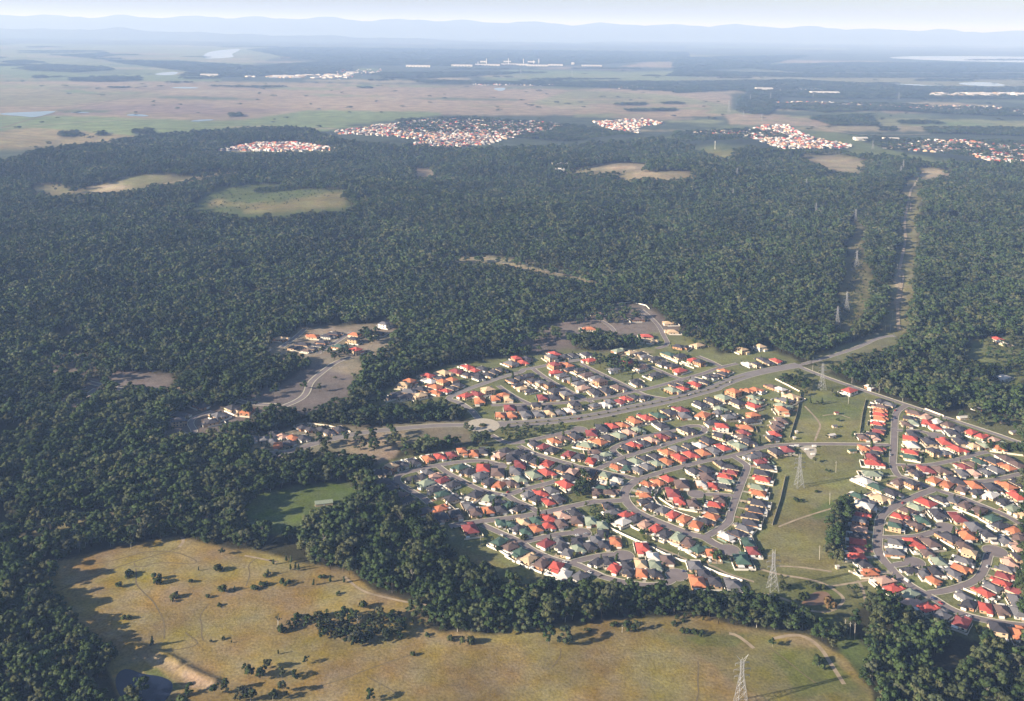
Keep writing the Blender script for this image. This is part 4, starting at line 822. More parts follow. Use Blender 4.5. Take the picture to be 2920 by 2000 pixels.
# ------------------------------------------------------------------ houses
HOUSES = '''A 205,510,D 365,430,T2 560,430,D 720,370,D 930,310,O 1100,285,R 1290,265,M 1460,210,O2 1610,260,O 1690,195,D 1960,260,P 1340,445,N 1510,495,D 1740,445,R 1960,510,B 1690,560,G 870,500,G 740,580,D 1010,560,P 620,620,D 860,670,L 1110,610,M 1290,680,D 990,760,D 1110,830,N 1280,890,D 1640,830,D 1830,890,L 1820,650,D 1990,720,O 480,850,B 560,910,D 1080,1050,O 870,1080,D 1340,1170,D 1540,1020,G 1650,1130,B 1820,1110,O 1170,1230,D 1530,1340,M 2000,960,D 260,650,D 350,740,D
B 600,60,D 790,120,M 960,30,O 900,160,D 1180,230,M 1330,270,D 1460,100,L 1620,40,O 1590,200,B 1770,230,L 1690,260,G 1530,340,R 690,330,D 560,280,D 400,210,D 200,180,D 250,320,D 440,390,M 840,365,R 1080,430,D 370,480,G 650,540,L 850,510,R 1230,490,P 1480,520,D 1110,590,D 410,620,L 320,680,B 1130,690,R 900,770,G 740,820,R 590,860,G 1010,900,D 870,990,R 700,930,D 1830,400,O 2010,450,N 2030,370,D 1850,600,L2 1960,640,W 1790,680,W 1780,780,N 1640,860,B 1810,840,B 390,1010,N 470,1070,D 280,1100,D 170,1270,N 380,1270,T 200,1340,N 340,1390,D 640,1400,O 460,1440,N 690,1240,N 860,1180,R 1080,1150,P 1250,1100,D 940,1350,R 1050,1310,B 1310,1240,B 1420,1240,D 1580,1310,L 1460,1340,L 820,1550,M 1010,1560,G 1310,1540,D 1780,985,D 1830,1020,D 1890,1090,G 2050,1140,R
C 1160,650,N 1390,695,D 1560,750,L 1450,800,G 1850,560,G 1750,730,D 1960,470,D 430,600,N 570,665,B 730,740,N 870,800,T 1080,890,B 1280,1000,R 1400,1070,W 1560,1110,G 1830,940,D 1960,900,D 2060,1000,R
D 310,790,O 660,840,R 120,830,D 420,1030,D 640,1030,T 850,950,W 850,1120,L 1090,1070,B 470,1190,D 690,1240,O 940,1260,D 1400,1120,G 1440,1300,O 1590,1200,D 1720,1290,D 2020,1370,G 450,425,W 590,395,D 700,455,P 890,540,R 990,600,D 1210,640,L 1390,760,B 1490,820,N 1710,910,O 720,50,O 1130,20,M 760,140,D 830,200,D 970,270,G 1120,335,R 1230,380,O 1290,415,L 1240,140,R 1400,160,B 1760,190,R 1800,120,B 1710,270,D 1690,350,O 1620,440,D 1490,495,O 1870,660,W 2060,610,D 2170,520,G 2240,750,N 2270,850,M 2130,980,N
E 400,430,R 340,450,O 255,480,O 240,515,G 545,490,B 660,490,W 790,515,R 700,420,B 850,410,R 850,450,L 870,380,M 600,370,D 690,360,D 810,315,D 880,350,D 860,485,D 400,230,O 480,210,G 560,185,D 640,175,W 700,145,D 820,195,R 680,240,O 600,265,R 520,285,R 770,230,G 310,260,D 230,275,D 160,295,L 410,310,O 370,335,L 270,355,G 190,370,G 310,150,P 400,130,M 240,170,D 115,175,R 140,208,D 440,100,D 560,75,D 810,55,R2 800,110,D 985,45,O 975,82,M 970,115,B 940,185,L 1040,170,D 1220,145,D 1220,45,B 1210,95,R 1020,265,G 1090,245,D 1220,225,D 1300,210,M 1110,300,M 1140,340,D 1110,385,D 1110,430,R 1070,490,L 1080,535,O 1080,610,D 1060,660,D 1030,705,D 1020,760,D
F 155,240,M 70,305,O 180,315,O 260,245,D 300,310,G 380,230,D2 475,240,D 410,310,G 515,300,T 600,300,G 700,225,D2 655,265,W 430,155,M 530,155,D 640,150,G2 540,100,D 320,95,D 270,75,T 100,130,O 40,160,O 160,160,T 230,45,D 430,40,G2 510,45,D2 880,210,G 990,240,W 1020,185,G 1110,175,R 1130,210,M 1200,145,D 1000,120,D 880,120,D 740,35,G 760,75,P 830,445,M 700,470,D 600,490,B 920,410,D 1010,385,R 1100,380,O 1190,345,O 1290,320,R 980,490,D 1080,475,L 1170,450,P 1240,430,L
G 200,430,N 285,405,D 370,385,M 400,430,G 540,430,O 510,345,D 600,320,D 690,295,L 770,265,O2 790,330,D 920,295,L 930,325,L 910,355,R 870,240,O 940,235,O 1050,210,B 1120,230,W 670,380,L 650,405,G 745,440,G 915,440,O2 880,470,D 600,490,D 230,510,D 1200,285,T 1150,315,G 1140,360,L 1130,400,O2 1130,465,B 1100,495,B 410,235,R 510,210,R 350,260,L 340,205,D 390,190,D 490,165,G 560,180,D 620,140,D 690,155,D 700,100,O 770,135,D 360,95,R 460,15,R 510,40,D2 240,40,D 310,60,D 60,290,D 150,310,D 870,40,W 960,65,D2 1060,45,D 1090,20,R 990,10,D
H 295,350,T2 345,320,O2 500,265,R 510,310,W 600,285,D 620,325,O2 550,355,O 565,400,O 440,425,T 350,395,G 450,375,D 240,410,D 200,440,D 320,435,D 660,380,R 710,370,D 700,310,O2 760,350,D 740,230,M 830,190,R 880,215,R 830,255,D 960,205,D 920,265,D 950,285,D 1050,235,D 1110,215,D 1060,265,D 640,240,T 810,430,R 900,415,M 1000,395,T2 930,475,O
I 60,195,R2 20,225,G 110,215,R 140,190,D 350,155,R 330,195,G2 500,170,D 590,160,D 440,180,D 345,245,M2 440,235,O 595,205,R 460,265,D 535,270,D 350,290,R 400,315,G 470,345,G 520,365,G 590,310,B 660,335,G 690,370,B2 560,405,P 640,440,D 790,440,D 870,430,B 80,330,D 150,315,D 200,350,D 30,350,D 90,385,D 790,270,G 960,365,D 1010,395,D 1000,255,B 890,215,R 1100,310,D 830,130,L 900,155,T 960,150,D 1010,165,G 1100,190,D 1200,155,N 1290,170,D 1290,100,D
J 790,190,D 760,225,B 870,215,G 760,260,O 760,292,R 765,325,O 745,370,R 755,405,D 735,440,M 725,470,D 750,510,P 640,505,B 630,575,O 740,585,M 720,610,D 690,640,M 710,700,R 700,790,L 640,850,W 505,95,R 1040,280,B 1010,325,D 1010,370,L 1020,405,B 1140,315,P 1150,360,R 1220,415,R 1030,455,D 1010,490,R 1020,550,W 1010,605,R 1000,645,N 980,710,B 1120,730,M 1160,515,D 1290,520,R 1210,610,D2 1030,770,D 1090,790,B
K 540,250,W 630,275,B 740,315,D 840,345,R 940,380,R 1040,415,P 960,465,L 900,480,T 1120,455,L 1090,485,O 740,425,D 730,505,R 650,355,D 900,605,N 1030,600,D 1150,580,B 1080,570,D 850,630,B 770,650,M 1160,655,O 1260,640,B 1080,690,G 900,720,P 820,740,G 990,715,G 700,775,D 870,820,O 1030,840,D 1160,820,O 1260,800,D 580,690,B 640,550,G 520,780,O 610,810,O
L 640,95,B 780,135,D2 460,145,N 600,200,D 300,220,N 490,240,T 380,270,G 350,325,W2 320,385,R 300,445,G2 300,490,P 310,555,D 290,615,R 285,660,M 290,745,R 340,795,D 390,850,O 870,275,R 770,305,L 720,345,B 650,395,R 840,425,N 620,455,B 630,505,N2 810,480,B 590,630,G2 770,625,R 600,720,G 880,710,B 900,610,B 970,765,L 900,840,D 760,855,D 980,375,D 1150,405,M 1000,240,D 1100,250,G
M 600,340,B 720,385,B 870,470,N 960,540,D 1080,580,O 690,560,G 580,620,O 430,655,D 820,660,D2 590,745,B 640,840,T2 600,880,G 590,185,B 700,210,D 830,240,W 690,145,O 880,165,D 1010,135,O 1100,250,R 990,320,D 1060,370,L 1140,430,T 1130,110,D 980,700,G 1130,660,B 1080,850,D2 1130,760,P
N 300,205,P 355,245,R 440,290,L 470,335,P 600,395,R 690,440,G 850,500,M 920,530,W 1120,570,D2 1280,590,O 860,110,O 820,150,G 620,170,G 680,215,O 1220,15,D 1200,60,P 1180,95,G 1200,130,R 1170,170,M 1130,205,R 1080,232,G 1020,270,R 830,300,G 880,345,D 1030,400,R 1160,430,B 1270,450,G 1270,350,G 1290,280,M
O 390,255,D 470,270,P 545,280,O 620,295,D 450,340,O 530,355,D 310,295,G 215,290,G 380,320,G 620,190,D 710,210,D 800,220,D 870,240,D 930,250,D
X 1600,720,D 1590,785,D2 1780,635,D 1860,780,D 2060,660,D 2190,680,O 1920,720,G
P 130,300,T 290,225,T 500,205,O 620,205,D 680,185,D 590,250,D 550,275,D 430,265,D 370,290,D 470,310,B 520,295,D 800,190,O 810,240,D2 830,320,R2 1040,125,G2 990,180,D 700,280,N 1280,375,R
Q 90,290,R 620,200,O 690,220,D 690,245,D 660,120,P 930,240,R 950,265,T 1040,215,T 1050,170,T 880,150,B 1220,180,D 1130,300,D 1200,290,T
W 395,360,T2 520,340,T2 2175,300,W 2135,275,R 2180,540,W 1270,605,W 2020,740,W'''
raw = []
for line in HOUSES.split('\n'):
    zone, *it = line.split()
    for t in it:
        x, y, c = t.split(','); p_ = px_of(zone, float(x), float(y)); g = ground(*p_, lift=3.6)
        raw.append([g[0], g[1], g[2], c[0], len(c) > 1])
# merge readings of the same roof from two windows
hs_ = []
for q in raw:
    if all(math.hypot(q[0] - o[0], q[1] - o[1]) > 8.5 for o in hs_): hs_.append(q)
hs_ = hs_[:]
XY = np.array([[q[0], q[1]] for q in hs_])
for _ in range(12):    # keep roofs off the roads and apart from each other
    d, k = road_dist(XY[:, 0], XY[:, 1])
    for i in range(len(XY)):
        S = SEG[SEG[:, 5] == k[i]]; ax, ay, bx_, by_, hw, _r = S.T
        t = np.clip(((XY[i, 0] - ax) * (bx_ - ax) + (XY[i, 1] - ay) * (by_ - ay)) / ((bx_ - ax) ** 2 + (by_ - ay) ** 2), 0, 1)
        qx, qy = ax + t * (bx_ - ax), ay + t * (by_ - ay); dd = np.hypot(XY[i, 0] - qx, XY[i, 1] - qy) - hw; j = dd.argmin()
        if dd[j] < 12.0:
            v = np.array([XY[i, 0] - qx[j], XY[i, 1] - qy[j]]); v /= np.linalg.norm(v) + 1e-6; XY[i] += v * (12.0 - dd[j]) * 0.5
    D = XY[:, None] - XY[None]; dist = np.hypot(D[..., 0], D[..., 1]) + np.eye(len(XY)) * 99
    for i, j in np.argwhere(dist < 14.0):
        v = D[i, j] / dist[i, j]; XY[i] += v * (14.0 - dist[i, j]) * 0.25
D = XY[:, None] - XY[None]; dist = np.hypot(D[..., 0], D[..., 1]) + np.eye(len(XY)) * 99
near = dist.min(1); near2 = np.sort(dist, 1)[:, 1]
rd, rk = road_dist(XY[:, 0], XY[:, 1])
HS = []
for i, q in enumerate(hs_):
    S = SEG[SEG[:, 5] == rk[i]]; ax, ay, bx_, by_, hw, _r = S.T
    t = np.clip(((XY[i, 0] - ax) * (bx_ - ax) + (XY[i, 1] - ay) * (by_ - ay)) / ((bx_ - ax) ** 2 + (by_ - ay) ** 2), 0, 1)
    qx, qy = ax + t * (bx_ - ax), ay + t * (by_ - ay); dd = np.hypot(XY[i, 0] - qx, XY[i, 1] - qy) - hw; j = int(dd.argmin())
    ang = math.atan2(by_[j] - ay[j], bx_[j] - ax[j]); fx, fy = qx[j] - XY[i, 0], qy[j] - XY[i, 1]
    # local -Y looks at the street
    c1 = ang; 
    if -(-math.sin(c1)) * fx - math.cos(c1) * fy < 0: c1 += math.pi
    HS.append(dict(x=XY[i, 0], y=XY[i, 1], z=float(terrain(*XY[i])), c=q[3], two=q[4], rz=c1, road=int(rk[i]), along=j, d=dd[j], sc=min(1.20, max(0.84, near[i] / 14.4)), i=i))

def hip(b, x0, x1, y0, y1, z, oh=0.5, pitch=0.37, gable=False):
    """hipped roof with eaves and a fascia edge"""
    x0 -= oh; x1 += oh; y0 -= oh; y1 += oh; w, d = x1 - x0, y1 - y0; r = min(w, d) / 2; h = r * pitch; zf = z - 0.22
    if w >= d: A = (x0 + (0.02 if gable else r), (y0 + y1) / 2, z + h); Bp = (x1 - (0.02 if gable else r), (y0 + y1) / 2, z + h)
    else: A = ((x0 + x1) / 2, y0 + (0.02 if gable else r), z + h); Bp = ((x0 + x1) / 2, y1 - (0.02 if gable else r), z + h)
    c = [(x0, y0, z), (x1, y0, z), (x1, y1, z), (x0, y1, z)]; lo = [(p_[0], p_[1], zf) for p_ in c]
    if w >= d: b.face(c[0], c[1], Bp, A).face(c[1], c[2], Bp).face(c[2], c[3], A, Bp).face(c[3], c[0], A)
    else: b.face(c[1], c[2], Bp, A).face(c[2], c[3], Bp).face(c[3], c[0], A, Bp).face(c[0], c[1], A)
    for i in range(4): j = (i + 1) % 4; b.face(lo[i], lo[j], c[j], c[i])
    b.face(*lo[::-1]); return b
def house_kind(k):
    """footprint boxes (x0,x1,y0,y1,wall height) with street side -y"""
    H1 = 2.8
    return [[(-5.6, 5.6, -6.0, 8.6, H1), (0.3, 5.4, -9.4, -5.7, H1 - 0.06)], [(-5.6, 5.6, -6.0, 8.6, H1), (-5.4, -0.3, -9.4, -5.7, H1 - 0.06)],
            [(-5.9, 5.9, -7.8, 7.8, H1)], [(-5.6, 5.6, -8.6, 4.4, H1), (-5.3, 1.2, 4.1, 9.2, H1 - 0.05)],
            [(-5.6, 5.6, -5.4, 6.8, H1), (0.5, 5.4, -9.0, -5.1, H1 - 0.05), (-5.3, 1.4, 6.5, 9.8, H1 - 0.09)],
            [(-5.6, 5.6, -6.4, 6.6, 5.5), (0.4, 5.8, -9.2, -6.1, 2.8)]][k]
HK = []
for k in range(6):
    boxes = house_kind(k); wb = MB(); rb = MB()
    for q in boxes: wb.box(q[0], q[1], q[2], q[3], -0.2, q[4])
    for q in boxes: hip(rb, q[0], q[1], q[2], q[3], q[4] + 0.16, gable=(k == 3 and q[2] > 0))
    fr = min(q[2] for q in boxes); m0 = boxes[0]
    g = max((q for q in boxes), key=lambda q: -q[2])
    gx = (g[0] + g[1]) / 2 if len(boxes) > 1 and k not in (3,) else 3.0; gy = g[2] if k != 3 else m0[2]
    gd = MB().box(gx - 2.4, gx + 2.4, gy - 0.05, gy + 0.02, 0.05, 2.25).mesh('garage_door'); gd.materials.append(M['white'])
    dx = -0.9 if gx > 0 else 0.9; dy = m0[2]
    dr = MB().box(dx - 0.5, dx + 0.5, dy - 0.05, dy + 0.02, 0.05, 2.15).mesh('door'); dr.materials.append(M['wall_brick'])
    wins = []
    sx = -1 if gx > 0 else 1
    for (wx, wy, ax_) in ((sx * 3.6, m0[2], 'y-'), (m0[0], -3.0, 'x-'), (m0[0], 0.5, 'x-'), (m0[0], 3.4, 'x-'), (m0[1], -1.5, 'x+'), (m0[1], 2.5, 'x+'), (-2.8, max(q[3] for q in boxes if q[0] < -2.8 < q[1]), 'y+'), (3.4, max(q[3] for q in boxes if q[0] < 3.4 < q[1]), 'y+')):
        for zz in ((0.9, 3.7) if m0[4] > 4 else (0.9,)):
            w_ = MB()
            if ax_ == 'y-': w_.box(wx - 1.0, wx + 1.0, wy - 0.06, wy + 0.02, zz, zz + 1.25)
            elif ax_ == 'y+': w_.box(wx - 1.0, wx + 1.0, wy - 0.02, wy + 0.06, zz, zz + 1.25)
            elif ax_ == 'x-': w_.box(wx - 0.06, wx + 0.02, wy - 0.8, wy + 0.8, zz, zz + 1.25)
            else: w_.box(wx - 0.02, wx + 0.06, wy - 0.8, wy + 0.8, zz, zz + 1.25)
            wm = w_.mesh('window'); wm.materials.append(M['glass']); wins.append(wm)
    py_ = max(q[3] for q in boxes if q[0] < 3.4 < q[1]); pa = MB().box(0.2, 5.2, py_ + 0.1, py_ + 4.0, 2.35, 2.5)
    for xx in (0.4, 5.0): pa.box(xx - 0.08, xx + 0.08, py_ + 3.7, py_ + 3.86, 0, 2.34)
    pm = pa.mesh('patio_roof'); pm.materials.append(M['white'])
    wme = wb.mesh('wall'); wme.materials.append(M['wall_cream']); rme = rb.mesh('roof'); rme.materials.append(M['roof_R'])
    HK.append(dict(wall=wme, roof=rme, garage_door=gd, door=dr, windows=wins, patio=pm, gx=gx, front=fr, back=max(q[3] for q in boxes), hx=max(abs(q[1]) for q in boxes)))
ORD = ['first', 'second', 'third', 'fourth', 'fifth', 'sixth', 'seventh', 'eighth', 'ninth', 'tenth', 'eleventh', 'twelfth', 'thirteenth', 'fourteenth', 'fifteenth', 'sixteenth', 'seventeenth', 'eighteenth', 'nineteenth', 'twentieth'] + ['%dth' % i if i % 10 not in (1, 2, 3) else '%d%s' % (i, {1: 'st', 2: 'nd', 3: 'rd'}[i % 10]) for i in range(21, 60)]
rows_ = {}
for h in HS:
    P = ROADW[h['road']]; a = proj(*P[0]); e = proj(*P[-1]); hx, hy = proj(h['x'], h['y'], 0)
    j = min(h['along'], len(P) - 2); q = proj(P[j][0], P[j][1], 0)
    h['px'], h['py'] = float(hx), float(hy)
    if abs(e[0] - a[0]) > 1.3 * abs(e[1] - a[1]): h['side'] = 'far' if hy < q[1] else 'near'; h['end'] = 'left'; h['key'] = hx
    else: h['side'] = 'left' if hx < q[0] else 'right'; h['end'] = 'top'; h['key'] = hy
    rows_.setdefault((h['road'], h['side']), []).append(h)
for key, L_ in rows_.items():
    L_.sort(key=lambda h: h['key'])
    for i, h in enumerate(L_): h['where'] = '%s from %s, %s side of %s' % (ORD[i], h['end'], h['side'], ROADS[key[0]][0])
rr = random.Random(3)
for h in HS:
    h['wall'] = rr.choices(['cream', 'brick', 'tan', 'white'], [5, 3, 3, 2 if h['c'] not in 'WG' else 4])[0]
    h['kind'] = 5 if h['two'] else rr.choice([0, 1, 2, 3, 4, 0, 1]); h['patio'] = rr.random() < 0.55; h['flip'] = rr.random() < 0.5
    h['rc'] = ROOFC[h['c']][0]
BIG = sorted(HS, key=lambda h: -h['py'])
NEARH = BIG[:300]; RESTH = BIG[300:]
HG = 'houses of the suburb'
for h in NEARH:
    K = HK[h['kind']]; e = empty('house', (h['x'], h['y'], h['z']), h['rz'], h['sc'])
    lab = '%s%s-roofed %s house, %s' % ('two-storey ' if h['two'] else '', h['rc'], h['wall'], h['where'])
    tag(e, lab, 'house', HG)
    mesh_obj('wall', K['wall'], e, M['wall_' + h['wall']]); mesh_obj('roof', K['roof'], e, M['roof_' + h['c']])
    mesh_obj('garage_door', K['garage_door'], e); mesh_obj('door', K['door'], e)
    for wm in K['windows']: mesh_obj('window', wm, e)
    if h['patio']: mesh_obj('patio_roof', K['patio'], e)
    # driveway
    ca, sa = math.cos(h['rz']), math.sin(h['rz']); s = h['sc']
    def lw(x, y): return (h['x'] + (x * ca - y * sa), h['y'] + (x * sa + y * ca))
    L_ = h['d'] - 0.0
    if 4 < L_ < 40:
        gx = K['gx'] * s; g0 = (K['front'] if h['kind'] != 3 else -8.6) * s; g1 = -(h['d'] - 0.6); w_ = 1.5 if h['i'] % 3 else 2.6
        if g0 - g1 > 0.3:
            zz = 0.05 + 0.0001 * (h['i'] % 97); q = [lw(gx - w_, g0), lw(gx + w_, g0), lw(gx + w_, g1), lw(gx - w_, g1)]
            dm = 'paver_red' if h['i'] % 4 == 0 else ('concrete' if h['i'] % 4 == 1 else 'paver_tan')
            b = MB(); b.face(*[(a_[0], a_[1], zz) for a_ in q[::-1]]); tag(b.build('driveway', M[dm]), 'paved driveway of house, ' + h['where'], 'driveway', kind='structure')
# houses beyond the nearest 300 as one far mass
def mass(name, items, label, cat='houses'):
    """joined real houses: items are (mesh, material, matrix)"""
    ms = []; V = []; Fc = []; MI = []; n0 = 0
    for me_, m_, mx_ in items:
        if m_ not in ms: ms.append(m_)
        co = np.empty(len(me_.vertices) * 3); me_.vertices.foreach_get('co', co); co = co.reshape(-1, 3)
        A = np.array(mx_); V.append(co @ A[:3, :3].T + A[:3, 3])
        for p_ in me_.polygons: Fc.append(tuple(n0 + i for i in p_.vertices)); MI.append(ms.index(m_))
        n0 += len(co)
    o = bpy.data.meshes.new(name); o.from_pydata(np.concatenate(V).tolist(), [], Fc); o.polygons.foreach_set('material_index', MI)
    for m_ in ms: o.materials.append(m_)
    o.update(); return tag(mesh_obj(name, o), label, cat, kind='stuff')
items = []
for h in RESTH:
    K = HK[h['kind']]; mx_ = Matrix.Translation((h['x'], h['y'], h['z'])) @ Matrix.Rotation(h['rz'], 4, 'Z') @ Matrix.Scale(h['sc'], 4)
    items += [(K['wall'], M['wall_' + h['wall']], mx_), (K['roof'], M['roof_' + h['c']], mx_), (K['garage_door'], M['white'], mx_)] + [(w_, M['glass'], mx_) for w_ in K['windows']]
mass('far_suburb_houses', items, 'smaller tile-roofed houses in the farther rows of the suburb')

# ------------------------------------------------------------------ fences
HXY = np.array([[h['x'], h['y']] for h in HS]); HSC = np.array([h['sc'] for h in HS])
HCA = np.array([math.cos(h['rz']) for h in HS]); HSA = np.array([math.sin(h['rz']) for h in HS]); HFR = np.array([HK[h['kind']]['front'] for h in HS]); HBK = np.array([HK[h['kind']]['back'] for h in HS])
def clear_run(a, b, own=None):
    n_ = 9; t = np.linspace(0, 1, n_); x = a[0] + (b[0] - a[0]) * t; y = a[1] + (b[1] - a[1]) * t
    d, _ = road_dist(x, y); ok = d > 2.0
    for i in range(n_):
        dx = x[i] - HXY[:, 0]; dy = y[i] - HXY[:, 1]; lx = (dx * HCA + dy * HSA) / HSC; ly = (-dx * HSA + dy * HCA) / HSC
        hit = (np.abs(lx) < 5.5) & (ly > HFR + 0.2) & (ly < HBK - 0.2)
        if own is not None: hit[own] = False
        if hit.any(): ok[i] = False
    # longest clear stretch
    best = (0, -1); s = None
    for i in range(n_ + 1):
        if i < n_ and ok[i]: s = i if s is None else s
        else:
            if s is not None and i - 1 - s > best[1] - best[0]: best = (s, i - 1)
            s = None
    if best[1] - best[0] < 2: return None
    f = lambda k: (a[0] + (b[0] - a[0]) * t[k], a[1] + (b[1] - a[1]) * t[k])
    return f(best[0]), f(best[1])
def panel_mesh(a, b, h, th=0.10):
    L_ = math.hypot(b[0] - a[0], b[1] - a[1]); m_ = MB(); n_ = max(1, round(L_ / 2.4))
    m_.box(0, L_, -th / 2, th / 2, 0.05, h)
    for i in range(n_ + 1): x = L_ * i / n_; m_.box(x - 0.07, x + 0.07, -th / 2 - 0.04, th / 2 + 0.04, -0.1, h + 0.06)
    return m_
def fence(runs, h, m_, label, group, name='boundary_fence'):
    a = runs[0][0]; e = empty(name, (a[0], a[1], float(terrain(*a))))
    for (p_, q_) in runs:
        o = panel_mesh(p_, q_, h).build('panel', m_, e); o.location = (p_[0] - a[0], p_[1] - a[1], 0); o.rotation_euler = (0, 0, math.atan2(q_[1] - p_[1], q_[0] - p_[0]))
    return tag(e, label, 'fence', group)
rest_runs = []
for n_h, h in enumerate(BIG):
    K = HK[h['kind']]; ca, sa = math.cos(h['rz']), math.sin(h['rz']); s = h['sc']; idx_h = h['i']
    def lw(x, y): return (h['x'] + (x * ca - y * sa), h['y'] + (x * sa + y * ca))
    hw = min(8.2 * s, max(6.3 * s, near[idx_h] / 2)); bk = (K['back'] + 4.0) * s; fr = -4.5 * s; sd = 1 if h['flip'] else -1
    runs = [r for r in (clear_run(lw(sd * hw, fr), lw(sd * hw, bk), idx_h), clear_run(lw(sd * hw * 0.985, bk), lw(-sd * hw, bk), idx_h)) if r]
    if rr.random() < 0.6:
        q = clear_run(lw(-sd * hw, fr), lw(-sd * hw, bk * 0.97), idx_h)
        if q: runs.append(q)
    if not runs: continue
    fc = rr.choices(['cream', 'pale', 'green', 'timber'], [6, 8, 1, 1])[0]
    if n_h < 300: fence(runs, 1.95, M['fence_' + fc], '%s fence of %s-roofed house, %s' % (fc, h['rc'], h['where']), 'yard fences')
    else: rest_runs += [(r, fc) for r in runs]
items = []
for (p_, q_), fc in rest_runs:
    items.append((panel_mesh(p_, q_, 1.95).mesh('panel'), M['fence_' + fc], Matrix.Translation((p_[0], p_[1], float(terrain(*p_)))) @ Matrix.Rotation(math.atan2(q_[1] - p_[1], q_[0] - p_[0]), 4, 'Z')))
mass('far_yard_fences', items, 'cream yard fences between the farther suburb houses', 'fences')
LONG = [('pale', 2.1, 'C 205,650 440,760 620,830 960,1000', 'long white boundary fence above the small olive paddock'),
 ('pale', 2.1, 'C 975,1000 1150,1090 1340,1170', 'white boundary fence stepping down to the central wood'),
 ('pale', 2.2, 'D 180,555 420,670 640,770 860,870', 'white back fence along the upper drainage reserve'),
 ('pale', 2.2, 'D 880,880 1100,990 1250,1040 1420,1075', 'white back fence along the middle of the reserve'),
 ('pale', 2.2, 'D 1570,1130 1800,1230 2150,1340', 'white back fence at the low end of the reserve'),
 ('cream', 2.0, 'D 510,540 640,600', 'short cream fence above the reserve trees'),
 ('cream', 2.0, 'D 1090,790 1250,860 1390,910', 'cream fence across the reserve from the charcoal roofs'),
 ('cream', 2.0, 'D 1420,925 1620,990 1840,1045', 'long cream fence below the orange-roofed corner house'),
 ('cream', 2.0, 'E 1290,420 1250,600 1190,785', 'dark-shaded fence line along the easement, middle'),
 ('cream', 2.0, 'D 2300,60 2290,1070', 'fence line along the easement, lower'),
 ('cream', 2.0, 'G 1080,165 1180,215 1275,265', 'cream fence stepping up beside the bush corner'),
 ('cream', 2.0, 'G 1275,265 1240,440 1190,600', 'fence along the upper easement edge'),
 ('cream', 2.0, 'J 640,180 612,300 585,500', 'cream fence on the right side of the upper easement'),
 ('green', 2.0, 'D 1850,1060 2290,1075', 'green fence behind the lowest green-roofed house'),
 ('cream', 2.0, 'K 430,150 600,215', 'bright cream roadside fence below the dark wood'),
 ('cream', 2.0, 'K 1010,530 1316,570', 'long cream fence beside the upper right lane'),
 ('cream', 2.0, 'N 0,135 100,180 330,150', 'angled cream fence around the orange corner house'),
 ('cream', 2.0, 'N 150,215 255,300', 'slanting cream fence beside the pink-roofed house'),
 ('cream', 2.0, 'N 400,385 520,450', 'cream fence facing the lower right wood'),
 ('cream', 2.0, 'N 860,270 1110,370', 'long white fence climbing between the lower right roofs'),
 ('cream', 2.0, 'I 390,265 560,345 720,430', 'long cream back fence between the steep streets'),
 ('cream', 2.0, 'I 1170,185 1300,240 G 300,20 470,85', 'long cream back fence near the top of the suburb'),
 ('cream', 2.0, 'O 660,172 840,195 1020,245', 'orange-lit cream fence behind the left charcoal roofs'),
 ('pale', 1.6, 'Y 1430,50 1560,40 1680,70 1710,100', 'curved pale retaining fence at the forest edge'),
 ('cream', 2.0, 'D 590,95 800,90 910,105 1000,170 1140,260 1400,310 1490,325', 'bent cream fence through the middle of the crescent block')]
for fc, hh, s, lb in LONG:
    P = gpts(s); fence([(a[:2], b_[:2]) for a, b_ in zip(P, P[1:])], hh, M['fence_' + fc], lb, None)

# ------------------------------------------------------------------ sheds in back yards
sb = MB().box(-1.6, 1.6, -1.3, 1.3, 0, 2.0).mesh('wall'); sb.materials.append(M['fence_cream'])
sr = MB(); hip(sr, -1.6, 1.6, -1.3, 1.3, 2.1, 0.15, 0.3, True); sr = sr.mesh('roof'); sr.materials.append(M['white'])
sdm = MB().box(-0.5, 0.5, -1.36, -1.28, 0.05, 1.8).mesh('door'); sdm.materials.append(M['fence_pale'])
n_s = 0
for h in NEARH:
    if rr.random() > 0.42: continue
    K = HK[h['kind']]; ca, sa = math.cos(h['rz']), math.sin(h['rz']); s = h['sc']; sx = rr.choice((-1, 1)) * 4.6 * s; sy = (K['back'] + 2.4) * s
    x, y = h['x'] + sx * ca - sy * sa, h['y'] + sx * sa + sy * ca
    dh = np.hypot(HXY[:, 0] - x, HXY[:, 1] - y) - 7.5 * HSC; dh[h['i']] = 9
    if dh.min() < 0.6 or road_dist(x, y)[0][0] < 3: continue
    e = empty('garden_shed', (x, y, 0), h['rz'] + rr.choice((0, 1.5708))); mesh_obj('wall', sb, e, M['fence_' + rr.choice(['cream', 'pale', 'pale', 'green'])]); mesh_obj('roof', sr, e); mesh_obj('door', sdm, e)
    tag(e, 'small shed behind %s-roofed house, %s' % (h['rc'], h['where']), 'shed', 'back yard sheds')

M['pool'] = mat('pool_water', (0.10, 0.42, 0.55), 0.2, 0.08, 0.5)
pool_w = MB().box(-3.2, 3.2, -1.7, 1.7, 0.02, 0.16).mesh('coping'); pool_w.materials.append(M['concrete'])
pool_i = MB().box(-2.7, 2.7, -1.25, 1.25, 0.10, 0.175).mesh('water'); pool_i.materials.append(M['pool'])
for h in NEARH[5::13]:
    K = HK[h['kind']]; ca, sa = math.cos(h['rz']), math.sin(h['rz']); sx = -2.0; sy = (K['back'] + 2.3) * h['sc']
    x, y = h['x'] + sx * ca - sy * sa, h['y'] + sx * sa + sy * ca
    if road_dist(x, y)[0][0] < 4: continue
    e = empty('swimming_pool', (x, y, 0.0), h['rz']); mesh_obj('coping', pool_w, e); mesh_obj('water', pool_i, e)
    tag(e, 'blue pool behind %s-roofed house, %s' % (h['rc'], h['where']), 'pool', 'back yard pools')

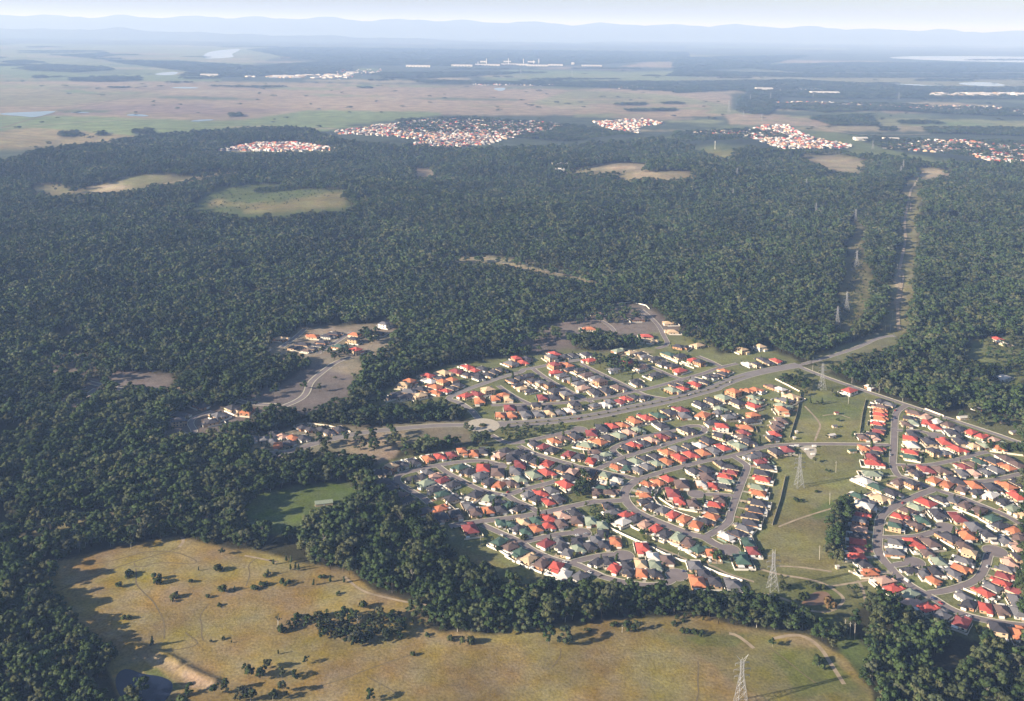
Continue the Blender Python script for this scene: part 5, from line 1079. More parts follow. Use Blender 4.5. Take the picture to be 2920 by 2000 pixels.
# ------------------------------------------------------------------ vehicles
def car_meshes():
    b = MB(); prof = [(-2.15, 0.35), (2.15, 0.35), (2.2, 0.72), (1.2, 0.86), (-1.95, 0.92), (-2.2, 0.7)]
    for yy in (0,):
        a = [(x, -0.85, z) for x, z in prof]; c = [(x, 0.85, z) for x, z in prof]
        b.face(*a); b.face(*c[::-1])
        for i in range(6): j = (i + 1) % 6; b.face(a[j], a[i], c[i], c[j])
    body = b.mesh('body')
    b = MB(); lo = [(-1.7, -0.78), (1.15, -0.78), (1.15, 0.78), (-1.7, 0.78)]; hi = [(-1.25, -0.62), (0.45, -0.62), (0.45, 0.62), (-1.25, 0.62)]
    for i in range(4): j = (i + 1) % 4; b.face((*lo[i], 0.86), (*lo[j], 0.86), (*hi[j], 1.42), (*hi[i], 1.42))
    cab = b.mesh('windows'); cab.materials.append(M['glass'])
    b = MB().box(-1.28, 0.48, -0.64, 0.64, 1.40, 1.47); roof = b.mesh('roof')
    w = MB().tube((0, -0.1, 0), (0, 0.1, 0), 0.32, 0.32, 10).mesh('wheel'); w.materials.append(M['tyre'])
    return body, cab, roof, w
CARM = car_meshes(); CARM[0].materials.append(M['car_white']); CARM[2].materials.append(M['car_white'])
VANB = MB().box(-2.6, 2.6, -0.95, 0.95, 0.4, 2.2); vb = VANB.mesh('body'); vb.materials.append(M['white'])
def vehicle(px, color, desc, van=False, off=0.0):
    g = ground(*px); d, k = road_dist(g[0], g[1]); S = SEG[SEG[:, 5] == k[0]]
    j = int(np.hypot(S[:, 0] - g[0], S[:, 1] - g[1]).argmin()); a = math.atan2(S[j, 3] - S[j, 1], S[j, 2] - S[j, 0])
    e = empty('van' if van else 'car', (g[0], g[1], 0.31), a + (math.pi if random.random() < 0.5 else 0))
    if van:
        mesh_obj('body', vb, e); w_ = MB().box(1.5, 2.64, -0.98, 0.98, 1.25, 1.95).mesh('windscreen'); w_.materials.append(M['glass']); mesh_obj('windscreen', w_, e)
    else:
        mesh_obj('body', CARM[0], e, M['car_' + color]); mesh_obj('windows', CARM[1], e); mesh_obj('roof', CARM[2], e, M['car_' + color])
    for x in (-1.35, 1.35):
        for y in (-0.82, 0.82): o = mesh_obj('wheel', CARM[3], e); o.location = (x, y, 0.32)
    tag(e, desc, 'van' if van else 'car', 'cars parked in the suburb')
CARS = [('C 440,525', 'white', 'on the lowest slanting street by the trees'), ('C 1570,525', 'white', 'parked on the upper stub bulb'), ('C 1700,505', 'silver', 'nosed in at the upper stub kerb'),
 ('C 1385,930', 'white', 'at the corner beside the red corner roof'), ('C 1755,1085', 'white', 'on the lowest street near the central wood'), ('B 630,232', 'white', 'near the top of the diagonal street'),
 ('B 1790,105', 'white', 'at the oval loop bulb kerb'), ('B 1805,320', 'white', 'on the lower arm of the oval loop'), ('B 480,775', 'white', 'on the stub by the park'), ('B 260,825', 'red', 'on the stub street corner'),
 ('B 180,870', 'white', "on the left block's slanting street"), ('A 1520,690', 'black', "at the bend of the left block's slanting street"), ('A 505,765', 'white', 'at the leftmost hooked street bend'), ('A 2040,875', 'white', "at the right end of the left block's street"),
 ('D 1340,590', 'black', 'on the crescent below the long white fence'), ('D 1960,290', 'silver', 'on the straight street beside the easement'), ('D 500,60', 'black', 'on the inner kerb of the crescent'), ('D 1300,1195', 'blue', 'in the lowest bulb'),
 ('E 675,52', 'silver', 'on the outer end of the oval loop'), ('E 700,92', 'white', 'just below the outer end of the oval loop'), ('E 360,187', 'white', 'midway along the oval loop'), ('E 1020,328', 'white', 'at the bend of the easement street'),
 ('E 820,262', 'silver', 'on the street crossing to the easement'), ('G 440,282', 'white', 'in the left lanes of the avenue'), ('G 745,187', 'white', 'in the middle of the avenue'), ('G 55,425', 'silver', 'at the lower kerb of the avenue'), ('G 285,370', 'white', 'in the near lanes of the avenue'),
 ('G 1055,320', 'white', 'in the top court by the bush'), ('G 975,485', 'silver', 'on the top court street'), ('G 978,525', 'black', 'on the top court street, lower'), ('F 1020,318', 'black', 'in the middle lanes of the avenue'), ('F 735,340', 'red', 'on the avenue above the lane bulb'),
 ('L 455,528', 'black', "on the right suburb's curving street, upper"), ('L 440,618', 'black', "on the right suburb's curving street, lower"), ('L 440,752', 'white', 'at the lower bend of the curving street'), ('L 515,328', 'white', 'at the upper bend of the curving street'), ('L 675,288', 'red', 'on the curving street near its top'),
 ('L 980,497', 'black', 'inside the bulb court'), ('M 815,828', 'black', 'at the bulb of the linking street'), ('N 200,28', 'white', 'beside the dark shaded roof on the curving street'), ('N 1040,98', 'white', 'midway along the linking street'), ('N 900,475', 'white', 'long white car on the lowest right street'),
 ('N 635,340', 'blue', 'at the junction of the lower right streets'), ('N 690,375', 'red', 'near the junction of the lower right streets'), ('N 835,395', 'black', 'on the drive above the lowest right street'), ('N 1235,550', 'silver', 'at the right end of the lowest street'), ('J 880,335', 'blue', "on the right suburb's main street"), ('J 885,268', 'red', 'at the top of the right main street'),
 ('J 845,640', 'silver', 'low on the right main street')]
for s, c, lb in CARS: vehicle(pts(s)[0], c, '%s car %s' % (c, lb))
for s, lb in [('N 435,208', 'white van parked on the curving street below the bend'), ('J 20,575', 'white van at the left of the gravel yard in the easement'), ('J 65,570', 'white van second from left by the gravel yard'), ('J 210,572', 'white van at the top of the gravel yard'), ('J 200,640', 'white van at the bottom of the gravel yard'), ('J 150,600', 'white van in the middle of the gravel yard')]:
    vehicle(pts(s)[0], 'white', lb, True)
sheet('gravel_yard', smooth(pts('J 80,575 140,560 215,565 235,600 215,650 190,680 160,655 130,610')), 0.06, M['concrete'], 'pale gravel yard in the easement', cat='yard')
# easement sheds
for i, (s, w_, d_, rm, lb) in enumerate([('J 395,298', 5, 4, 'M', 'brown shed in the upper easement'), ('J 380,408', 6, 4, 'G', 'grey shed alone in the middle of the upper easement'), ('J 355,485', 9, 6, 'W', 'white-roofed shed beside bushes in the easement'), ('J 525,615', 9, 6, 'N', 'green shed by the right easement fence'), ('L 180,270', 9, 5, 'L', 'pale shed above the dark tree row'), ('1 815,345', 3, 3, 'W', 'little white tank shed below the tree row'), ('J 62,455', 3, 3, 'W', 'tiny white shed on the left easement fence'), ('J 45,505', 3, 3, 'W', 'tiny white shed near the easement road'),
   ('Z 735,1145', 18, 8, 'L', 'pale farm house in the green clearing'), ('K 770,235', 14, 7, 'W', 'white house at the edge of the right wood'), ('K 1140,270', 12, 6, 'W', 'long white shed in the right wood'), ('K 1240,365', 14, 7, 'G', 'grey-roofed house at the far right wood'), ('K 920,130', 14, 10, 'P', 'pink-roofed house inside the right wood')]):
    g = ground(*pts(s)[0]); e = empty('shed', (g[0], g[1], g[2]), 0.25); wb = MB().box(-w_ / 2, w_ / 2, -d_ / 2, d_ / 2, -0.1, 2.6); wb.build('wall', M['wall_cream'], e)
    rb = MB(); hip(rb, -w_ / 2, w_ / 2, -d_ / 2, d_ / 2, 2.72, 0.3, 0.35, True); rb.build('roof', M['roof_' + rm], e)
    MB().box(-0.6, 0.6, -d_ / 2 - 0.06, -d_ / 2 + 0.02, 0.05, 2.1).build('door', M['white'], e); tag(e, lb, 'shed' if i < 8 else 'house')

# ------------------------------------------------------------------ pylons and poles
def pylon_meshes(h=38.0, crown='v', base=4.2):
    def lev(z):
        t = z / h
        return base * (1 - t / 0.62) + 1.1 * (t / 0.62) if t < 0.62 else 1.1
    leg = []; zs = [0, 6, 11.5, 16.5, 20.5, 23.6, 26.5, 29.2, 31.6, 33.6]; r = 0.17
    for sx, sy in ((1, 1), (1, -1), (-1, -1), (-1, 1)):
        b = MB()
        for z0, z1 in zip(zs, zs[1:]): b.tube((sx * lev(z0), sy * lev(z0), z0), (sx * lev(z1), sy * lev(z1), z1), r, r, 4)
        leg.append(b.mesh('leg'))
    br = MB()
    for z0, z1 in zip(zs, zs[1:]):
        a, c = lev(z0), lev(z1)
        for (p0, p1) in (((-1, -1), (1, -1)), ((1, -1), (1, 1)), ((1, 1), (-1, 1)), ((-1, 1), (-1, -1))):
            br.tube((p0[0] * a, p0[1] * a, z0), (p1[0] * c, p1[1] * c, z1), 0.10, 0.10, 3); br.tube((p1[0] * a, p1[1] * a, z0), (p0[0] * c, p0[1] * c, z1), 0.10, 0.10, 3)
            br.tube((p0[0] * c, p0[1] * c, z1), (p1[0] * c, p1[1] * c, z1), 0.10, 0.10, 3)
    arms = []
    for z, L_ in ((21.5, 6.2), (26.5, 6.6), (31.4, 5.6)):
        for sx in (-1, 1):
            b = MB()
            for sy in (-1, 1): b.tube((sx * 1.1, sy * 1.0, z), (sx * L_, 0, z + 0.6), 0.11, 0.11, 3); b.tube((sx * 1.1, sy * 1.0, z + 1.7), (sx * L_, 0, z + 0.6), 0.11, 0.11, 3)
            b.tube((sx * (L_ - 0.2), 0, z + 0.6), (sx * (L_ - 0.2), 0, z - 1.3), 0.14, 0.14, 4); arms.append(b.mesh('crossarm'))
    top = MB()
    for sx in (-1, 1):
        for sy in (-1, 1): top.tube((sx * 1.1, sy * 1.1, 33.6), (sx * (4.6 if crown == 'v' else 1.2), 0, h), 0.12, 0.09, 3)
        top.tube((sx * 1.1, 0, 33.6), (-sx * 0.2, 0, h - 2.0), 0.1, 0.1, 3)
    res = leg, br.mesh('bracing'), arms, top.mesh('peak')
    for m_ in res[0] + [res[1]] + res[2] + [res[3]]: m_.materials.append(M['steel'])
    return res
PYV = pylon_meshes(38.0, 'v'); PYT = pylon_meshes(38.0, 't')
def pylon(px, kind, sc, rz, label):
    g = ground(*px); e = empty('transmission_tower', g, rz, sc); K = kind
    for m_ in K[0]: mesh_obj('leg', m_, e)
    mesh_obj('bracing', K[1], e)
    for m_ in K[2]: mesh_obj('crossarm', m_, e)
    mesh_obj('peak', K[3], e); tag(e, label, 'pylon', 'steel transmission towers')
for s, kd, sc, rz, lb in [('0 2072,1475', PYV, 1.0, 0.15, 'lattice pylon with forked top standing in the near field'), ('D 2600,1462', PYT, 1.0, 0.15, 'tall pylon beside the brown pond path'), ('W 945,625', PYT, 1.0, 0.2, 'pylon by the bush corner above the easement'),
  ('W 1048,205', PYT, 1.0, 0.2, 'nearest pylon in the wide forest corridor'), ('W 1112,95', PYT, 1.0, 0.2, 'second pylon just behind the nearest corridor one'), ('6 1215,845', PYT, 1.0, 0.2, 'third pylon up the forest corridor'), ('6 1208,545', PYV, 1.0, 0.2, 'fork-topped pylon at the top of the forest corridor'),
  ('6 395,385', PYT, 0.8, 0.2, 'small pylon left of the corridor in the forest'), ('6 946,490', PYT, 0.85, 0.2, 'pylon between the small one and the fork-topped one'), ('6 882,325', PYV, 0.9, 0.2, 'fork-topped pylon beside the forest clearing'), ('6 422,250', PYV, 0.9, 0.2, 'pylon half hidden on the wooded ridge'),
  ('6 1524,205', PYT, 1.1, 0.2, 'pylon at the upper end of the power corridor, right'), ('6 1508,238', PYT, 1.0, 0.2, 'pylon at the upper end of the power corridor, left'), ('7 170,690', PYT, 1.0, 0.15, 'faint pylon standing in the middle of the easement'),
  ('5 368,748', PYT, 2.0, 0.2, 'very tall pylon on the far marsh'), ('5 645,658', PYT, 1.3, 0.2, 'far pylon right of the very tall one'), ('5 510,668', PYT, 1.2, 0.2, 'far pylon between the tall ones'), ('5 465,775', PYT, 1.0, 0.2, 'far pylon in front of the very tall one'), ('5 586,805', PYT, 1.1, 0.2, 'far pylon above the distant estate'), ('5 1494,662', PYT, 1.5, 0.2, 'far pylon near the right hand factories'), ('5 1322,990', PYT, 1.0, 0.2, 'far pylon beside the distant right town'), ('5 926,648', PYT, 1.2, 0.2, 'far pylon in the middle of the right plain'), ('3 1220,490', PYT, 1.6, 0.2, 'far pylon below the factory, left'), ('3 1560,505', PYT, 1.6, 0.2, 'far pylon below the factory, right')]:
    pylon(pts(s)[0], kd, sc, rz, lb)
def pole(px, h, label, arm=True):
    g = ground(*px); e = empty('power_pole', g, 0.2); MB().tube((0, 0, -0.3), (0, 0, h), 0.24, 0.17, 6).build('post', M['pole'], e)
    if arm: MB().box(-1.2, 1.2, -0.1, 0.1, h - 1.6, h - 1.35).build('crossarm', M['pole'], e)
    tag(e, label, 'pole', 'power poles')
for s, h, lb in [('7 473,572', 13, 'pole in the easement level with the gravel yard'), ('7 422,837', 13, 'pole in the bright green paddock'), ('7 337,1292', 14, 'pole at the foot of the easement beside the tree row'), ('W 1124,722', 11, 'pole in front of the lone red-roofed house'), ('W 1334,648', 14, 'tall pole beside the road and the dark wood'), ('W 1148,582', 9, 'pole left of the tall roadside pole'), ('W 1495,708', 9, 'pole near the top of the right main street'), ('W 880,502', 9, 'pole at the avenue junction'),
  ('1 878,868', 12, 'left of three poles in the lower wood clearing'), ('1 917,908', 14, 'middle of three poles in the lower wood clearing'), ('1 955,918', 14, 'right of three poles in the lower wood clearing'), ('C 105,672', 10, 'pole at the corner of the small olive paddock'), ('6 1405,1268', 11, 'left pole beside the forest road junction'), ('6 1437,1268', 11, 'right pole beside the forest road junction'), ('6 1450,1190', 11, 'pole low in the right power corridor'), ('6 1485,855', 11, 'pole midway up the right power corridor'), ('6 1508,610', 11, 'pole above the sandy bend in the corridor'), ('6 1540,375', 11, 'pole near the top of the right corridor'), ('6 1600,300', 11, 'topmost pole of the right corridor')]:
    pole(pts(s)[0], h, lb)
g = ground(*pts('5 276,990')[0]); e = empty('radio_mast', g); MB().tube((0, 0, 0), (0, 0, 34), 0.9, 0.4, 6).build('mast', M['white'], e); MB().box(-1.5, 1.5, -1.5, 1.5, 28, 31).build('antenna', M['white'], e); tag(e, 'thin white mast on the far ridge above the yellow clearing', 'mast')

# ------------------------------------------------------------------ single plants of the near field
for i, (s, kd, sc, lb) in enumerate([
 ('8 1080,335', 'G', 0.62, 'lone leafy tree at the top of the golden field'), ('8 410,475', 'B', 1.5, 'bush at the left end of the golden field'), ('8 1060,560', 'B', 2.2, 'broad bush below the looping track'), ('8 1300,605', 'B', 2.8, 'widest bush cluster in the middle of the field'),
 ('8 1572,612', 'B', 1.3, 'small round bush with a short shadow right of the widest cluster'), ('8 980,650', 'B', 1.9, 'dark bush left of the long rut'), ('8 1430,750', 'B', 2.2, 'dark bush beside the centre of the field'), ('8 1042,915', 'B', 1.7, 'dark bush with a long shadow low in the field'),
 ('8 1255,1135', 'C', 1.4, 'columnar tree standing behind the dam wall'), ('8 1800,515', 'B', 2.5, 'low wide bush at the upper right of the field'), ('8 1835,690', 'B', 2.5, 'dense dark bush right of the field centre'), ('8 1935,680', 'C', 0.8, 'small upright tree beside the dense dark bush'), ('8 2100,668', 'B', 1.6, 'low bush right of the upright tree'), ('8 2170,638', 'B', 1.6, 'low bush at the right of the field, upper'),
 ('8 2210,555', 'C', 0.9, 'small conical tree on the right of the field'), ('8 1715,738', 'B', 1.3, 'flat low bush in the field, left of the dense one'), ('8 1810,812', 'B', 1.2, 'flat low bush below the dense one'), ('8 1830,385', 'G', 0.42, 'small tree beside the wood edge track'), ('8 1640,515', 'C', 0.6, 'little upright shrub left of the low wide bush'),
 ('8 2195,1320', 'G', 0.48, 'round tree on the right slope of the near field'), ('8 2060,1395', 'G', 0.55, 'left tree of the pair above the dam'), ('8 2150,1400', 'G', 0.5, 'right tree of the pair above the dam'), ('8 1560,1530', 'G', 0.5, 'tree at the foot of the dam bank'), ('8 1770,1545', 'G', 0.5, 'first tree of the row along the bottom edge'), ('8 1860,1525', 'G', 0.55, 'second tree of the row along the bottom edge'), ('8 1975,1590', 'G', 0.6, 'third tree of the row along the bottom edge'), ('8 2070,1595', 'G', 0.6, 'fourth tree of the row along the bottom edge'),
 ('8 1165,1530', 'G', 0.78, 'big round tree standing over the dam water'), ('8 2300,970', 'W', 0.75, 'bare white tree at the right of the golden field'), ('8 1845,1082', 'B', 0.9, 'small bush above the hooked rut, left'), ('8 1740,1105', 'B', 0.8, 'small bush above the hooked rut, lower'), ('8 1910,1112', 'C', 0.5, 'small shrub above the hooked rut, right'),
 ('9 230,465', 'C', 0.95, 'first conical tree below the edge track'), ('9 335,438', 'C', 1.05, 'second conical tree below the edge track'), ('9 377,455', 'C', 1.05, 'third conical tree below the edge track'), ('9 370,508', 'C', 1.0, 'fourth conical tree, lower left of the group'), ('9 412,500', 'C', 1.1, 'fifth conical tree, middle of the group'), ('9 437,515', 'C', 1.15, 'sixth conical tree, right of the group'),
 ('9 180,558', 'B', 1.6, 'dark upright bush left of the conical group'), ('9 562,635', 'C', 1.05, 'conical tree alone in the middle of the slope'), ('9 700,608', 'C', 1.1, 'conical tree right of the lone one'), ('9 812,615', 'C', 1.1, 'rightmost conical tree by the eroded track'), ('9 635,575', 'B', 1.5, 'bush left of the conical pair'), ('9 320,630', 'B', 2.1, 'wide bush below the conical group'), ('9 150,640', 'B', 1.5, 'low bush left of the wide bush'), ('9 70,668', 'B', 1.6, 'lowest bush of the upper left group'), ('9 760,712', 'B', 1.1, 'flat bush alone on the bare slope'),
 ('9 430,900', 'B', 1.6, 'round bush above the thicket, left'), ('9 640,890', 'B', 2.0, 'round bush above the thicket, centre'), ('9 850,895', 'B', 0.9, 'small bush above the thicket, right'), ('9 970,825', 'B', 2.5, 'spreading bush near the green hollow'), ('9 265,975', 'W', 0.75, 'bare white-trunked tree left of the thicket'), ('9 925,975', 'W', 0.9, 'bare white tree rising out of the thicket'), ('9 330,1010', 'B', 2.6, 'bush mass under the bare tree'), ('9 500,1285', 'G', 0.36, 'small tree with a long shadow on the lower slope'), ('9 270,1205', 'C', 0.7, 'shrub above the small tree'),
 ('9 175,1330', 'G', 0.55, 'bushy tree on the lower left slope'), ('9 300,1405', 'G', 0.5, 'dark tree below the bushy one'), ('9 410,1405', 'G', 0.42, 'tree right of the dark one'), ('9 20,1405', 'G', 0.6, 'tree at the left end of the lower group'), ('9 130,1410', 'G', 0.52, 'tree in the middle of the lower group'), ('9 310,1535', 'G', 0.62, 'tree casting a long shadow near the bottom edge'), ('9 40,1590', 'G', 0.6, 'tree cut by the bottom edge, left'), ('9 225,1590', 'G', 0.5, 'tree cut by the bottom edge, right'),
 ('9 1030,1590', 'G', 0.62, 'pale tree at the bottom edge with a wide shadow'), ('9 1380,1215', 'B', 1.3, 'small bush alone in the lower field'), ('9 1500,1058', 'B', 1.2, 'small bush at the edge of the lower field'), ('9 1690,1085', 'B', 1.5, 'bush below the central wood, left'), ('9 1830,1115', 'B', 2.6, 'spreading bush below the central wood'),
 ('0 478,982', 'G', 0.80, 'left of the two lone gum trees in the lower field'), ('0 607,988', 'G', 0.88, 'right of the two lone gum trees in the lower field'), ('0 800,870', 'B', 1.3, 'bush right of the two lone trees'), ('0 1020,828', 'B', 1.6, 'bush in front of the central wood'), ('0 1140,855', 'B', 2.6, 'sprawling bush beside the dead stem'), ('0 1086,882', 'W', 0.6, 'dead grey stem in front of the wood'), ('0 1210,868', 'G', 0.5, 'slender tree right of the sprawling bush'), ('0 1510,820', 'B', 1.3, 'small bush in the green hollow, left'), ('0 1605,885', 'B', 1.8, 'round bush in the green hollow'), ('0 1712,905', 'B', 2.0, 'larger bush right of the round one'), ('0 1595,795', 'B', 1.0, 'small bush by the wood edge'),
 ('1 290,975', 'G', 0.42, 'small tree on the green slope with its shadow'), ('1 665,1130', 'B', 2.8, 'spreading bush by the stock trail'), ('1 540,590', 'B', 2.4, 'pale bush at the left of the brown pond'), ('1 750,650', 'R', 2.9, 'rust coloured bush at the right of the brown pond'), ('1 640,515', 'B', 2.0, 'bush at the top of the brown pond'), ('1 700,510', 'B', 1.8, 'bush at the upper right of the brown pond'),
 ('7 162,815', 'B', 2.0, 'round bush alone in the green easement'), ('7 315,735', 'B', 1.1, 'small bush above the round easement bush'), ('7 405,565', 'B', 1.3, 'bush below the gravel yard, right'), ('7 300,490', 'G', 0.4, 'tree below the gravel yard'), ('J 175,215', 'C', 1.7, 'tall upright tree in the upper easement, left'), ('J 235,220', 'G', 0.4, 'tree in the upper easement, middle'), ('J 275,215', 'C', 1.6, 'upright tree in the upper easement, right'), ('J 320,505', 'G', 0.42, 'tree beside the white-roofed easement shed'), ('J 540,490', 'G', 0.5, 'tree by the right fence of the easement'), ('J 405,355', 'B', 1.6, 'bush in the middle of the upper easement'), ('J 350,125', 'G', 0.45, 'tree left of the lone red-roofed house'), ('J 400,150', 'B', 2.6, 'hedge of bushes left of the lone red house'),
 ('D 1770,1075', 'G', 0.85, 'tall pale-trunked tree beside the orange-roofed end house'), ('D 1210,975', 'W', 0.7, 'bare white trunk on the drainage reserve'), ('W 690,575', 'G', 0.9, 'large tree beside the avenue junction'), ('L 715,665', 'G', 0.42, 'dark garden tree beside the red-roofed court house'), ('B 1160,140', 'G', 0.5, 'garden tree among the roofs above the diagonal street')]):
    g = ground(*pts(s)[0]); kd_ = {'G': GUM, 'B': BUSH, 'C': COLUMN, 'W': BARE, 'R': BUSH}[kd]
    nm = {'G': 'gum_tree', 'B': 'shrub', 'C': 'conical_tree', 'W': 'bare_tree', 'R': 'shrub'}[kd]
    place_plant(nm, kd_, i, g[0], g[1], g[2], sc, lb, 'shrub' if nm == 'shrub' else 'tree', 'single plants of the near fields', M['leaf_rust'] if kd == 'R' else None)
# median trees on the avenue
for i in range(26):
    q = AV[int(6 + i * (len(AV) * 0.78 - 8) / 26)]; place_plant('street_tree', BUSH, i, q[0], q[1], 0.3, 0.62, '%s small street tree from the roundabout on the avenue median' % ORD[i], 'tree', 'median street trees')
for i in range(5):
    a = i * 1.3; place_plant('shrub', BUSH, i, RB[0] + 2.6 * math.cos(a), RB[1] + 2.6 * math.sin(a), 0.5, 0.8, 'dark shrub on the %s of the roundabout island' % ('right', 'back', 'left', 'front left', 'front right')[i], 'shrub', 'roundabout island shrubs')

# ------------------------------------------------------------------ woods: the nearest trees singly, the rest as mass
allx = np.concatenate([T_pts[:, 0], extra[:, 0]]); ally = np.concatenate([T_pts[:, 1], extra[:, 1]]); allz = np.concatenate([tz, extra[:, 2]]); alls = np.concatenate([hgt * 0.97, extra[:, 3]])
ppx, ppy = proj(allx, ally, allz); tpx, tpy = proj(allx, ally, allz + 17 * alls)
vis = (ppx > -20) & (ppx < W + 20) & (tpy < HH - 10)
order = np.argsort(-np.where(vis, alls / ally, 0))
NT = 215; pick = set(order[:NT].tolist())
cnt = {}
for i in order[:NT]:
    x_, y_ = ppx[i] * 0.7959, ppy[i] * 0.7959
    if x_ < 560: wd = 'dark wood along the left edge' if y_ > 1290 else 'left wood above the golden field'
    elif x_ < 1450: wd = 'central tree belt below the suburb'
    elif x_ < 1880: wd = 'tree belt under the lowest houses'
    else: wd = 'dense wood at the lower right corner'
    place_plant('gum_tree', GUM, int(i), allx[i], ally[i], allz[i], float(alls[i]), 'tall olive gum near the front of the ' + wd, 'tree', 'nearest gums in the ' + wd)
rest = np.array([i for i in range(len(allx)) if i not in pick])
def do_scatter(name, sel, meshes, label):
    s = alls[sel]; sc = np.stack([s * rng.uniform(0.95, 1.3, len(s)), s * rng.uniform(0.95, 1.3, len(s)), s], -1)
    return scatter(name, np.stack([allx[sel], ally[sel], allz[sel] - 0.2], -1), rng.uniform(0, 6.28, len(s)), sc, meshes, label)
nearm = ally[rest] < 1350
do_scatter('near_woods', rest[nearm], HIGH, 'olive green gum woods around the fields and suburb')
farsel = rest[~nearm]; k2 = np.maximum(1.0, (ally[farsel] * 0.0036) / 8.6) ** 0.75; alls[farsel] *= np.where(alls[farsel] > 0.3, k2 ** 0.6, 1)
do_scatter('forest', farsel, LOW, 'unbroken dark gum forest behind the suburb')
TOWNS = [('3 0,870 200,840 450,810 640,790 900,795 1150,800 1400,815 1530,835 1450,870 1200,905 1000,960 700,985 480,965 600,930 250,900 0,890', 0.022, 'red and cream roofs of the estate behind the forest'),
 ('3 1680,810 1900,795 2050,790 2180,820 2000,850 2000,885 1850,870', 0.022, 'small pale estate on the edge of the marsh'), ('2 1390,1000 1550,980 1700,945 1950,945 2200,985 2240,1000 1900,1005 1600,1005', 0.026, 'hilltop hamlet of cream houses in the far forest'),
 ('5 60,890 250,870 480,870 620,830 760,830 820,870 950,920 1180,965 1180,985 700,985 560,930 300,900', 0.018, 'scattered roofs of the estate right of centre'), ('5 1390,985 1500,960 1700,930 1900,930 2100,960 2324,960 2700,980 2700,1100 2324,1090 2100,1070 1900,1010 1700,1010', 0.016, 'white roofs of the town at the right edge'),
 ('5 640,680 900,675 1200,685 1500,705 1900,700 2180,710 2180,735 1700,735 1400,710 1000,700', 0.020, 'thin line of houses across the right plain'), ('5 2180,740 2324,735 2700,740 2700,765 2324,765', 0.02, 'houses at the far right of the plain'), ('2 1640,510 1900,505 2324,490 2324,520 1900,520', 0.010, 'pale works sheds along the river'), ('3 0,470 300,455 300,480 0,530', 0.010, 'town roofs beside the far river'), ('3 880,558 1450,562 1450,570 900,566', 0.014, 'row of pale houses on the marsh edge'), ('3 1860,575 2100,575 2100,590 1870,590', 0.016, 'pale farm buildings on the marsh edge'), ('5 560,590 1000,590 1000,600 560,605', 0.012, 'pale roofs in the middle of the right plain'), ('5 1700,620 2324,620 2324,640 1700,640', 0.016, 'bright factory roofs at the right'), ('Q 20,0 30,0 30,5 20,5', 0.01, 'x')]
# far woods on the plain
FW = grid_pts(3800, 21000, lambda y: 0.0042 * y, 0.58); fx, fy = proj(FW[:, 0], FW[:, 1], np.zeros(len(FW))); m_ = np.zeros(len(FW), bool)
for P in FARP: m_ |= poly_mask(P, fx, fy)
m_ &= ~poly_mask(FOREST_EDGE, fx, fy)
for s_, dens, lb in TOWNS[:-1]: m_ &= ~(poly_mask(pts(s_), fx, fy) & (rng.random(len(FW)) < 0.55))
thin = rng.random(len(FW)) < 0.004; m_ |= thin & (FW[:, 1] < 12000) & ~poly_mask(FOREST_EDGE, fx, fy)
FW = FW[m_]; s = FW[:, 1] * 0.0042 / 9.0; sc = np.stack([s, s, np.clip(0.75 + 0 * s, 0.5, 1.1)], -1) * rng.uniform(0.7, 1.25, (len(FW), 1))
scatter('far_woods', np.stack([FW[:, 0], FW[:, 1], np.zeros(len(FW))], -1), rng.uniform(0, 6.28, len(FW)), sc, LOW, 'belts of hazy trees across the far plain')
# garden shrubs
gp = []
for h in HS:
    for _ in range(7):
        a = rr.uniform(0, 6.28); d_ = rr.uniform(8, 14) * h['sc']; gp.append((h['x'] + d_ * math.cos(a), h['y'] + d_ * math.sin(a)))
gp = np.array(gp); d, _ = road_dist(gp[:, 0], gp[:, 1]); ok = d > 1.5
for i in range(len(gp)):
    if ok[i] and (np.hypot(HXY[:, 0] - gp[i, 0], HXY[:, 1] - gp[i, 1]) - 7.0 * HSC).min() < 0.3: ok[i] = False
gp = gp[ok]; s = rng.uniform(0.3, 0.95, len(gp)); s[rng.random(len(gp)) < 0.07] *= 2.0
GB = []
for c, t, h in BUSH[:3] + COLUMN[:2]:
    c2 = c.copy(); c2.materials[0] = M['leaf_garden']; GB.append(c2)
scatter('garden_shrubs', np.stack([gp[:, 0], gp[:, 1], terrain(gp[:, 0], gp[:, 1])], -1), rng.uniform(0, 6.28, len(gp)), np.stack([s, s, s], -1), GB, 'green garden shrubs between the suburb houses', 'shrubs')

# ------------------------------------------------------------------ far towns and works
hw_ = MB().box(-1, 1, -0.75, 0.75, 0, 0.42).mesh('w'); hr_ = MB(); hip(hr_, -1, 1, -0.75, 0.75, 0.44, 0.06, 0.45); hr_ = hr_.mesh('r')
for s_, dens, lb in TOWNS[:-1]:
    P = pts(s_); items = []; x0, x1 = min(p_[0] for p_ in P), max(p_[0] for p_ in P); y0, y1 = min(p_[1] for p_ in P), max(p_[1] for p_ in P)
    for _ in range(int((x1 - x0) * (y1 - y0) * dens * 2.9)):
        px, py = rr.uniform(x0, x1), rr.uniform(y0, y1)
        if not poly_mask(P, np.array([px]), np.array([py]))[0]: continue
        g = ground(px, py); sz = rr.uniform(5.5, 9) if 'works' not in lb and 'factory' not in lb else rr.uniform(14, 40)
        mx_ = Matrix.Translation(g) @ Matrix.Rotation(rr.uniform(-0.9, 0.9), 4, 'Z') @ Matrix.Diagonal((sz, sz, 10.5 if sz < 12 else 16, 1))
        items += [(hw_, M['white'] if rr.random() < 0.6 else M['wall_cream'], mx_), (hr_, M['roof_' + rr.choice('ROTWWWGGBB' if sz < 12 else 'WWWT')], mx_)]
    mass('far_town', items, lb)
